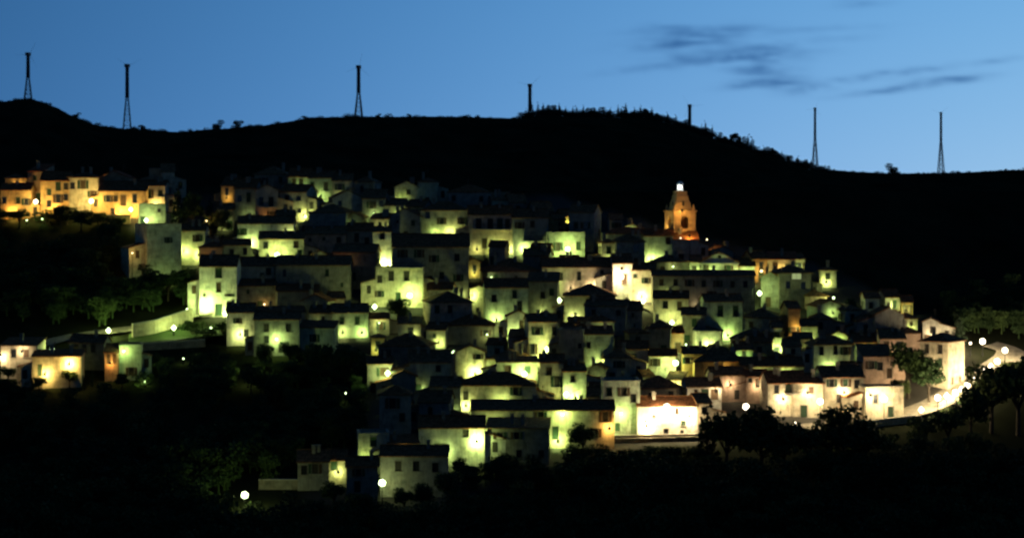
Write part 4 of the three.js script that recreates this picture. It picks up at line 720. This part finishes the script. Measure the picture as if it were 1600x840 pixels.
lamp(1466, 621, 69, 'W', post(648, true), 'first lamp of the curving promenade row');
lamp(1494, 613, 58, 'W', post(634, true), 'second lamp of the curving promenade row');
lamp(1512, 602, 58, 'W', post(622, true), 'third lamp of the curving promenade row');
lamp(1539, 579, 58, 'W', post(600, true), 'fourth lamp of the curving promenade row');
lamp(1559, 564, 49, 'W', post(584, true), 'fifth lamp of the curving promenade row');
lamp(1571, 547, 49, 'W', post(570, true), 'sixth and rightmost lamp of the promenade row');
lamp(1536, 533, 46, 'W', post(556, true), 'high starry lamp above the bend of the promenade');
lamp(1517, 536, 9, 'W', post(556), 'smaller lamp left of the high starry one');
lamp(1480, 618, 45, 'W', post(641), 'added lamp between the first and second of the promenade row');  // in-between lamps added to merge the row into one glow
lamp(1503, 608, 45, 'W', post(628), 'added lamp between the second and third of the promenade row');
lamp(1526, 591, 45, 'W', post(611), 'added lamp between the third and fourth of the promenade row');
lamp(1549, 572, 39, 'W', post(592), 'added lamp between the fourth and fifth of the promenade row');
lamp(1440, 640, 24, 'W', post(655), 'low lamp where the promenade begins to climb');

// ---------------------------------------------------------------- small houses squeezed into what is left between the larger ones
const ords = ['first', 'second', 'third', 'fourth', 'fifth', 'sixth', 'seventh', 'eighth', 'ninth', 'tenth', 'eleventh', 'twelfth', 'thirteenth', 'fourteenth', 'fifteenth', 'sixteenth', 'seventeenth', 'eighteenth', 'nineteenth', 'twentieth'];
const ordinal = (i) => { const n = i + 1, t = Math.floor(n / 10) - 2; if (n <= 20) return ords[i]; return n % 10 ? ['twenty', 'thirty', 'forty', 'fifty', 'sixty', 'seventy', 'eighty'][t] + '-' + ords[n % 10 - 1] : ['twentieth', 'thirtieth', 'fortieth', 'fiftieth', 'sixtieth', 'seventieth', 'eightieth'][t]; };
{
  const R = rng(4242), all = Object.values(houses), found = [], seenLamps = lampSpots.filter((P) => P.bare).map((P) => [800 + P.x / -P.z * F, HZ - P.y / -P.z * F]);
  for (let k = 0; k < 5000 && found.length < 56; k++) {
    const b = 330 + 330 * R(), left = curveL([[330, 360], [400, 330], [480, 360], [545, 470], [560, 590], [660, 620]])(b), right = curveL([[330, 800], [380, 1000], [420, 1260], [500, 1440], [600, 1420], [660, 960]])(b), px = lerp(left, right, R()), w = 17 + 14 * R(), hp = 20 + 14 * R(), x0 = px - w / 2, x1 = px + w / 2, e = b - hp, D = Dof(b);
    if (seenLamps.some(([x, y]) => x > x0 - 9 && x < x1 + 9 && y > e - 14 && y < b + 4)) continue;
    let bad = false;
    for (const h of [...all, ...found]) {
      const ox = Math.min(x1, h.x1) - Math.max(x0, h.x0); if (ox <= 0) continue;
      const clash = h.D < D + 6 && h.D + (h.d ?? 5) > D - .5; if (clash && ox > .25 * w) { bad = true; break; }            // stands in the other one
      if (h.D > D && ox > .2 * w) { const eav = h.e ?? h.top + 14; if (e - 10 < eav + 18 && b > eav) { bad = true; break; } }  // would hide its upper storey
    }
    if (bad) continue;
    found.push({ x0, x1, e, b, D, d: 5, top: e - 9 });
  }
  found.sort((a, c) => a.x0 - c.x0);
  const kinds = ['cream', 'stone', 'grey', 'white', 'ochre', 'pink', 'cream', 'green'];
  found.forEach((f, i) => { house('I' + i, f.x0, f.x1, f.e, f.b, { wall: kinds[Math.floor(R() * 8)], d: 4.2 + 1.6 * R(), annex: R() < .2 }, `small low house squeezed between larger ones, ${ordinal(i)} of these from the left`); });
  found.forEach((f, i) => { if (R() < .6) lamp((f.x0 + f.x1) / 2 + (R() - .5) * 8, f.b - 8 - 8 * R(), 1.5 + 5 * R(), 'G', on('I' + i, 1), `added shaded lamp on the ${ordinal(i)} small squeezed-in house from the left`); });  // lamps added at random, each behind an added screen
}

// ---------------------------------------------------------------- trees
// A crown is several hundred leaf-clump faces spread through overlapping lobes; limbs reach into the lobes.
function leafGeo(R, lobes, n, s0, s1, up = .3) {
  const pos = [], nor = [], tot = lobes.reduce((a, l) => a + l[3] * l[3], 0), q = new THREE.Quaternion(), a = V();
  for (const [lx, ly, lz, lr, ly2 = 1] of lobes) {
    const k = Math.round(n * lr * lr / tot);
    for (let i = 0; i < k; i++) {
      const d = V(R() * 2 - 1, R() * 2 - 1, R() * 2 - 1).normalize(), rr = lr * Math.pow(.25 + .75 * R(), .5) * (.85 + .3 * R()), c = V(lx + d.x * rr, ly + d.y * rr * ly2, lz + d.z * rr), s = lerp(s0, s1, R());
      a.set(R() - .5, R() - .5, R() - .5).normalize(); q.setFromAxisAngle(a, R() * 6.28);
      const w = s * (.5 + .3 * R()), P = [V(-w, 0, 0), V(0, -s, s * .15), V(w, 0, 0), V(0, s, s * .1)].map((p) => p.applyQuaternion(q).add(c)), nn = V().subVectors(P[1], P[0]).cross(V().subVectors(P[3], P[0])).normalize();
      for (const j of [0, 1, 2, 0, 2, 3]) { pos.push(P[j].x, P[j].y, P[j].z); nor.push(nn.x, nn.y, nn.z); }
    }
  }
  const g = new THREE.BufferGeometry(); g.setAttribute('position', new THREE.Float32BufferAttribute(pos, 3)); g.setAttribute('normal', new THREE.Float32BufferAttribute(nor, 3)); g.setAttribute('uv', new THREE.Float32BufferAttribute(new Float32Array(pos.length / 3 * 2), 2)); return g;
}
function broadleaf(seed, n = 1500, low = 0) { // about 8 m tall
  const R = rng(seed), lobes = [], limbs = [bar(V(0, -.6, 0), V(.1 * R(), 2.8, .1), .26, .17, 8)];
  for (let i = 0; i < 8; i++) { const a = i * 2.4 + R(), r = .6 + 1.5 * R(), y = 3.4 - low + (3.4 + low) * R(), l = [r * Math.cos(a), y, r * Math.sin(a), 1.15 + .75 * R(), .8]; lobes.push(l); limbs.push(bar(V(0, 2.2 + .5 * R(), 0), V(l[0] * .9, l[1], l[2] * .9), .11, .03, 5)); }
  return { crown: leafGeo(R, lobes, n, .16, .36), trunk: merge(limbs) };
}
function conifer(seed, n = 420) { // about 8 m tall
  const R = rng(seed), lobes = []; for (let i = 0; i < 9; i++) { const t = i / 8; lobes.push([(R() - .5) * .7, 1.5 + t * 6.2, (R() - .5) * .7, lerp(1.75, .3, t) * (.8 + .4 * R()), .75]); }
  return { crown: leafGeo(R, lobes, n, .18, .42), trunk: bar(V(0, -.6, 0), V(0, 7.4, 0), .2, .04, 6) };
}
function bushy(seed, n = 380) { const R = rng(seed), lobes = []; for (let i = 0; i < 6; i++) { const a = i * 1.9 + R(); lobes.push([Math.cos(a) * (.3 + .7 * R()), .7 + .9 * R(), Math.sin(a) * (.3 + .7 * R()), .55 + .45 * R(), .9]); } return { crown: leafGeo(R, lobes, n, .10, .22), trunk: merge([0, 2.1, 4.2].map((a) => bar(V(0, -.3, 0), V(Math.cos(a) * .5, 1.2, Math.sin(a) * .5), .06, .02, 5))) }; }
const kinds = { a: broadleaf(11), b: broadleaf(29), c: broadleaf(47), p: conifer(61), q: conifer(83), s: bushy(101), t: bushy(131), r: broadleaf(151, 1700, 2.7), u: broadleaf(163, 1700, 2.7) }, leafOf = { a: M.leafA, b: M.leafB, c: M.leafC, p: M.pine, q: M.pine, s: M.leafA, t: M.leafC, r: M.pine, u: M.pine };
const Hof = { a: 8, b: 8, c: 8, p: 8, q: 8, s: 2.2, t: 2.2, r: 8, u: 8 };
const protoTree = {};
function tree(kind, px, base, hpx, wide, label, group, o = {}) {
  const D = o.D ?? Dof(base), name = 'pq'.includes(kind) ? 'pine_tree' : 'st'.includes(kind) ? 'garden_bush' : 'broadleaf_tree';
  let g; if (protoTree[kind]) g = protoTree[kind].clone(); else { g = protoTree[kind] = new THREE.Group(); mesh('trunk', kinds[kind].trunk, M.bark, g); mesh('crown', kinds[kind].crown, leafOf[kind], g); }
  const x = px2x(px, D), s = hpx * D / F / Hof[kind]; g.position.set(x, o.y ?? groundY(x, D), -D); g.scale.set(s * wide, s, s * wide); g.rotation.y = px * 1.37; top(name, g); tag(g, label, name === 'garden_bush' ? 'bush' : 'tree', group); return g;
}
const Tg = 'trees round the village houses';
tree('a', 30, 356, 32, 1.5, 'dark tree below the leftmost orange house', Tg);
tree('b', 94, 358, 38, 1.5, 'dark tree below the two-storey orange house', Tg);
tree('a', 8, 350, 24, 1.7, 'low dark tree at the left edge under the orange houses', Tg);
tree('s', 72, 349, 24, 1.6, 'dark bush between the two tiny white lights', Tg);
tree('b', 104, 351, 30, 1.5, 'dark tree under the windows of the two-storey orange house', Tg);
tree('c', 152, 356, 26, 1.8, 'dark tree under the big yellow-white lamp', Tg);
tree('a', 182, 362, 26, 1.8, 'dark tree below the low yellowish terrace wall', Tg);
tree('c', 126, 362, 36, 1.5, 'dark tree in front of the olive hip-roofed house', Tg);
tree('a', 170, 392, 50, 1.1, 'dark tree left of the tall plain block', Tg);
tree('p', 278, 352, 66, .9, 'tall dark conifer right of the orange turret', Tg);
tree('b', 300, 362, 62, 1, 'dark tree above the bright yellow-green wall', Tg);
tree('q', 328, 368, 60, 1, 'dark conifer beside the small orange light', Tg);
tree('c', 346, 372, 46, 1, 'dark tree left of the dim teal house', Tg);
tree('a', 262, 470, 50, 1.2, 'dark tree at the foot of the tall plain block', Tg);
tree('b', 290, 474, 56, 1.1, 'dark tree touching the left side of the tall pale house', Tg);
tree('c', 622, 508, 44, 1.35, 'round dark tree in front of the blazing central lamp', Tg);
tree('s', 300, 522, 24, 1.3, 'leafy bush in the garden below the tall pale house', Tg);
tree('t', 322, 530, 22, 1.6, 'green-lit bush beside the round garden lamp', Tg);
tree('s', 345, 520, 20, 1.3, 'bush at the door of the tall pale house', Tg);
tree('a', 452, 575, 44, 1.2, 'round dark tree in front of the dark blue house', Tg);
tree('b', 412, 570, 34, 1.3, 'low dark tree left of the bare white lamp', Tg);
tree('c', 500, 590, 56, 1.2, 'dark tree below the big white lamp', Tg);
tree('a', 545, 596, 62, 1.2, 'tall dark tree left of the lower houses', Tg);
tree('b', 572, 606, 52, 1, 'dark tree left of the white lamp in the lower centre', Tg);
tree('c', 392, 616, 46, 1, 'leafy tree lit by the lamp half hidden in it', Tg);
tree('t', 226, 606, 30, 1.1, 'yellow-lit bush on the lower left', Tg);
tree('a', 108, 606, 30, 1.3, 'round dark bush before the yellow-lit house', Tg);
tree('b', 190, 610, 28, 1.4, 'dark bush before the narrow orange house', Tg);
tree('p', 143, 606, 30, .5, 'thin dark cypress before the yellow-lit house', Tg);
tree('c', 60, 612, 24, 1.6, 'dark bush before the left-edge house', Tg);
tree('a', 12, 600, 30, 1.3, 'dark tree at the left edge below the lamp', Tg);
tree('t', 342, 812, 48, .8, 'bush lit green beside the largest lamp', Tg);
tree('s', 395, 806, 26, 1.2, 'dark bush under the largest lamp', Tg);
tree('a', 632, 804, 44, 1.2, 'dark tree right of the four-pointed lamp', Tg);
tree('c', 700, 792, 58, 1.2, 'dark tree at the right end of the wide dark blue house', Tg);
tree('a', 522, 796, 46, 1.3, 'dark tree below the little yellow-lit lower house', Tg);
tree('b', 660, 800, 46, 1.3, 'dark tree before the wide dark blue house', Tg);
tree('c', 560, 812, 44, 1.3, 'dark tree below the four-pointed lamp', Tg);
tree('a', 912, 718, 60, 1.1, 'round dark tree at the right of the long lower facade', Tg);
tree('p', 1105, 738, 108, .9, 'tallest dark tree beside the brightest white house', Tg);
tree('a', 1135, 742, 106, 1.15, 'large dark tree under the starry promenade lamp', Tg);
tree('b', 1190, 745, 112, 1.15, 'large dark tree right of the starry promenade lamp', Tg);
tree('c', 1225, 742, 88, 1.2, 'dark promenade tree before the balcony house', Tg);
tree('a', 1262, 740, 84, 1.2, 'dark promenade tree left of the tall lamp', Tg);
tree('b', 1318, 738, 108, 1.1, 'dark upright promenade tree right of the tall lamp', Tg);
tree('c', 1352, 735, 84, 1.2, 'dark promenade tree before the pale parapet', Tg);
tree('a', 1420, 622, 92, .95, 'large dark tree left of the corner palazzo', Tg);
tree('b', 1452, 628, 72, 1, 'dark tree in front of the corner palazzo', Tg);
tree('c', 1408, 640, 50, .9, 'small dark tree at the promenade below the large one', Tg);
tree('p', 1497, 540, 50, 1.4, 'dim olive tree above the corner palazzo', Tg);
tree('c', 1440, 705, 56, 1.1, 'dark tree below the first lamp of the promenade row', Tg);
tree('a', 1482, 704, 72, 1.1, 'leafy tree below the second lamp of the promenade row', Tg);
tree('b', 1518, 690, 88, 1.0, 'leafy tree lit green below the promenade row', Tg);
tree('c', 1550, 676, 112, 1.0, 'tall leafy tree right of the promenade row', Tg);
tree('a', 1592, 680, 128, 1.0, 'tall dark tree at the right edge', Tg);
tree('p', 1066, 398, 44, .8, 'dark conifer before the foot of the bell tower', Tg);
tree('t', 1488, 652, 20, 1.5, 'bright-lit bush below the second promenade lamp', Tg);
tree('s', 1512, 634, 20, 1.5, 'bright-lit bush below the third promenade lamp', Tg);
tree('t', 1536, 614, 20, 1.6, 'bright-lit bush below the fourth promenade lamp', Tg);
tree('s', 1462, 664, 18, 1.6, 'bright-lit bush below the first promenade lamp', Tg);
tree('c', 1524, 636, 30, 1.3, 'small tree lit green just below the third promenade lamp', Tg);
tree('t', 1552, 618, 34, 1.3, 'leafy bush lit green right of the fourth promenade lamp', Tg);
tree('c', 1580, 606, 44, 1.2, 'tree lit green right of the fifth promenade lamp', Tg);
tree('b', 1330, 500, 34, 1.2, 'dark tree right of the single rim lamp', Tg);
// ridge: single trees one can pick out against the sky, and the wood along the crest of the right hill
const ridgeTree = (k, px, h, w, label) => { const x = px2x(px, DN - 6), m = DN / F; tree(k, px, 0, h, w, label, 'trees on the ridge', { D: DN - 6, y: groundY(x, DN - 6) - ('pq'.includes(k) ? .12 : .1) * h * m }); };
ridgeTree('r', 338, 22, 1.2, 'rounded tree silhouette on the left ridge between two masts'); ridgeTree('u', 370, 17, 1.4, 'smaller tree silhouette right of the rounded one on the left ridge');
ridgeTree('u', 222, 11, 1.4, 'bush-like tree on the ridge beside the second mast'); ridgeTree('r', 590, 10, 1.5, 'little tree on the ridge right of the third mast'); ridgeTree('u', 640, 8, 1.6, 'low tree on the ridge between the third and fourth masts'); ridgeTree('r', 118, 10, 1.8, 'low tree on the slope right of the first mast');
{ const D = DF - 8, x = px2x(1396, D); tree('r', 1396, 0, 22, 1.3, 'lone rounded tree on the far right ridge', 'trees on the ridge', { D, y: groundY(x, D) - 1.2 }); }
{
  const R = rng(515); let i = 0;
  for (let px = 822; px < 1290; px += 5 + 9 * R()) {
    const h = 20 + 15 * R() * R() + (Math.abs(px - 845) < 9 ? 5 : 0) + (Math.abs(px - 1165) < 12 ? 7 : 0) + (Math.abs(px - 1112) < 6 ? 5 : 0), k = R() < .6 ? (R() < .5 ? 'p' : 'q') : (R() < .5 ? 'r' : 'u');
    ridgeTree(k, px, h * (1 - .35 * sstep(px, 1200, 1280)), .6 + .6 * R(), `dark tree of the wooded right hill crest, ${ordinal(i++)} counted from the left`);
  }
}
// the dark wood of the valley and hillside, which reads as one mass
{
  const R = rng(2024), spots = [];
  const field = (n, f, hp) => { for (let i = 0; i < n; i++) { const [px, py] = f(R(), R()); spots.push([px, py, hp[0] + (hp[1] - hp[0]) * R() * R()]); } };
  const free = (px, py) => !lampSpots.some((P) => { const x = 800 + P.x / -P.z * F, y = HZ - P.y / -P.z * F; return Math.abs(x - px) < (Math.abs(P.x) > 0 && Math.abs(x - 382) < 2 ? 46 : 18) && py > y && py - y < 66; });
  field(150, (a, b) => [a * 205 - 30, 372 + b * 138], [5, 7.5]);
  field(50, (a, b) => [-20 + a * 190, 356 + b * 14], [3, 4.6]);
  field(60, (a, b) => [690 + a * 190, 738 + b * 30], [3, 4.5]);
  field(60, (a, b) => [190 + a * 110, 448 + b * 40], [5, 7]);
  field(90, (a, b) => [-40 + a * 560, 622 + b * 60], [4, 7]);
  field(110, (a, b) => [235 + a * 330, 572 + b * 56], [4, 6]);
  field(240, (a, b) => [-60 + a * 480, 690 + b * 200], [5, 9]);
  field(150, (a, b) => [380 + a * 180, 640 + b * 60 + (a > .5 ? 0 : 40)], [4, 6.5]);
  field(180, (a, b) => [400 + a * 520, 815 + b * 90], [4, 7]);
  field(260, (a, b) => [880 + a * 800, 752 + b * 140], [5, 9]);
  field(70, (a, b) => [870 + a * 230, 725 + b * 40], [4, 5]);
  field(60, (a, b) => [1280 + a * 320, 712 + b * 50], [4, 6]);
  field(70, (a, b) => [1480 + a * 150, 470 + b * 60], [4, 7]);
  const by = [[], [], []]; for (const s of spots) if (free(s[0], s[1])) by[Math.floor(R() * 3)].push(s);
  const g = [broadleaf(211, 560, 1.8), broadleaf(223, 560, 1.8), broadleaf(239, 560, 1.8)], mats = [M.leafB, M.leafA, M.leafB], dummy = new THREE.Object3D();
  by.forEach((list, k) => {
    const im = new THREE.InstancedMesh(merge([g[k].crown, g[k].trunk]), mats[k], list.length);
    list.forEach(([px, py, h], i) => { const D = Dof(py), x = px2x(px, D), s = h / 8; dummy.position.set(x, groundY(x, D), -D); dummy.rotation.set(0, R() * 6.28, 0); dummy.scale.set(s * (1 + .4 * R()), s, s * (1 + .4 * R())); dummy.updateMatrix(); im.setMatrixAt(i, dummy.matrix); });
    im.castShadow = im.receiveShadow = true; top('woodland', im); tag(im, ['dark mass of trees in the valley and beside the village', 'lighter leaved trees mixed into the dark valley mass', 'third sort of tree mixed into the dark valley mass'][k], 'woodland', null, 'stuff');
  });
}

{ // scrub along the rest of the crest
  const R = rng(888), n = 700, gg = bushy(311, 120), im = new THREE.InstancedMesh(merge([gg.crown, gg.trunk]), M.pine, n), dummy = new THREE.Object3D();
  for (let i = 0; i < n; i++) { const far = i > 560, px = far ? 1270 + 340 * R() : -60 + 890 * R(), D = far ? DF - 3 - 20 * R() : DN - 3 - 22 * R(), x = px2x(px, D), s = (.35 + .75 * R() * R()) * (fbm(px * .03, 2, 7, 2) > 0 ? 1.25 : .7); dummy.position.set(x, groundY(x, D) - .4, -D); dummy.rotation.set(0, R() * 6.28, 0); dummy.scale.set(s * 1.5, s, s * 1.5); dummy.updateMatrix(); im.setMatrixAt(i, dummy.matrix); }
  im.castShadow = im.receiveShadow = true; top('ridge_scrub', im); tag(im, 'low scrub fringing the bare ridge against the sky', 'scrub', null, 'stuff');
}
{ // low growth that closes the crest of the wooded hill
  const R = rng(777), n = 420, gg = broadleaf(307, 220), im = new THREE.InstancedMesh(merge([gg.crown, gg.trunk]), M.pine, n), dummy = new THREE.Object3D();
  for (let i = 0; i < n; i++) { const px = 815 + 480 * R(), D = DN - 2 - 70 * R() * R(), x = px2x(px, D), s = .45 + .3 * R(); dummy.position.set(x, groundY(x, D) - 1.6, -D); dummy.rotation.set(0, R() * 6.28, 0); dummy.scale.set(s * 1.5, s, s * 1.5); dummy.updateMatrix(); im.setMatrixAt(i, dummy.matrix); }
  im.castShadow = im.receiveShadow = true; top('crest_woodland', im); tag(im, 'low dark wood closing the crest of the right hill', 'woodland', null, 'stuff');
}

// ---------------------------------------------------------------- lattice-legged masts with nacelles on the ridge
function mast(px, topPy, D, hgt, label, spin) {
  const g = new THREE.Group(), x = px2x(px, D), yt = py2y(topPy, D), y0 = groundY(x, D), H = Math.max(hgt ?? 0, yt - y0 + .5); g.position.set(x, yt - H, -D); top('wind_turbine', g); tag(g, label, 'wind turbine', 'masts along the ridge');
  const legs = 4, r0 = 3.3, k = H * .5, r1 = .85;
  for (let i = 0; i < legs; i++) { const a = i * Math.PI / 2 + .6, c = Math.cos(a), s = Math.sin(a); mesh('leg', bar(V(c * r0, -2, s * r0), V(c * r1, k, s * r1), .44, .36, 6), M.steel, g); }
  const br = []; for (let j = 0; j < 6; j++) for (let i = 0; i < legs; i++) { const t0 = j / 6, t1 = (j + 1) / 6, q0 = lerp(r0, r1, t0), q1 = lerp(r0, r1, t1), a = i * Math.PI / 2 + .6, b = a + Math.PI / 2; br.push(bar(V(Math.cos(a) * q0, t0 * k, Math.sin(a) * q0), V(Math.cos(b) * q1, t1 * k, Math.sin(b) * q1), .1, .1, 4), bar(V(Math.cos(a) * q1, t1 * k, Math.sin(a) * q1), V(Math.cos(b) * q1, t1 * k, Math.sin(b) * q1), .1, .1, 4)); }
  mesh('bracing', merge(br), M.steel, g);
  mesh('tube', merge([new THREE.CylinderGeometry(.95, 1.1, H - k - 1.2, 12).translate(0, k + (H - k - 1.2) / 2, 0), new THREE.CylinderGeometry(1.1, 1.1, .3, 12).translate(0, k, 0), new THREE.CylinderGeometry(1.25, 1.25, .2, 12).translate(0, H - 2.6, 0)]), M.steel, g);
  const nac = mesh('nacelle', merge([box(2.9, 1.7, 2.0, 0, H - .85, 0), new THREE.CylinderGeometry(.55, .7, .9, 10).rotateX(Math.PI / 2).rotateY(Math.PI / 2).translate(1.8, H - .85, 0)]), M.steel, g); nac.rotation.y = 1.3;
  for (let i = 0; i < 3; i++) { const b = mesh('blade', new THREE.CylinderGeometry(.05, .16, 7.5, 5).scale(1, 1, .35).translate(0, 4.2, 0).rotateX(spin + i * 2.094).translate(2.2, H - .85, 0), M.steel, g); b.rotation.y = 1.45; }
}
mast(43, 82, 1108, 0, 'leftmost mast, standing on the rounded left hill', .5);
mast(198, 100, 1104, 0, 'second mast from the left, in the saddle of the ridge', 1.1);
mast(560, 102, 1106, 0, 'third mast from the left, alone on the long level ridge', .2);
mast(828, 131, 1180, 24, 'fourth mast, rising behind the first trees of the wooded hill', .8);
mast(1078, 163, 1230, 26, 'fifth and shortest-looking mast, half hidden by the wooded hill', 1.5);
mast(1274, 168, 1702, 0, 'sixth mast, on the far ridge right of the wooded hill', .4);
mast(1471, 175, 1702, 0, 'rightmost mast on the far ridge', .9);

renderer.render(scene, camera);
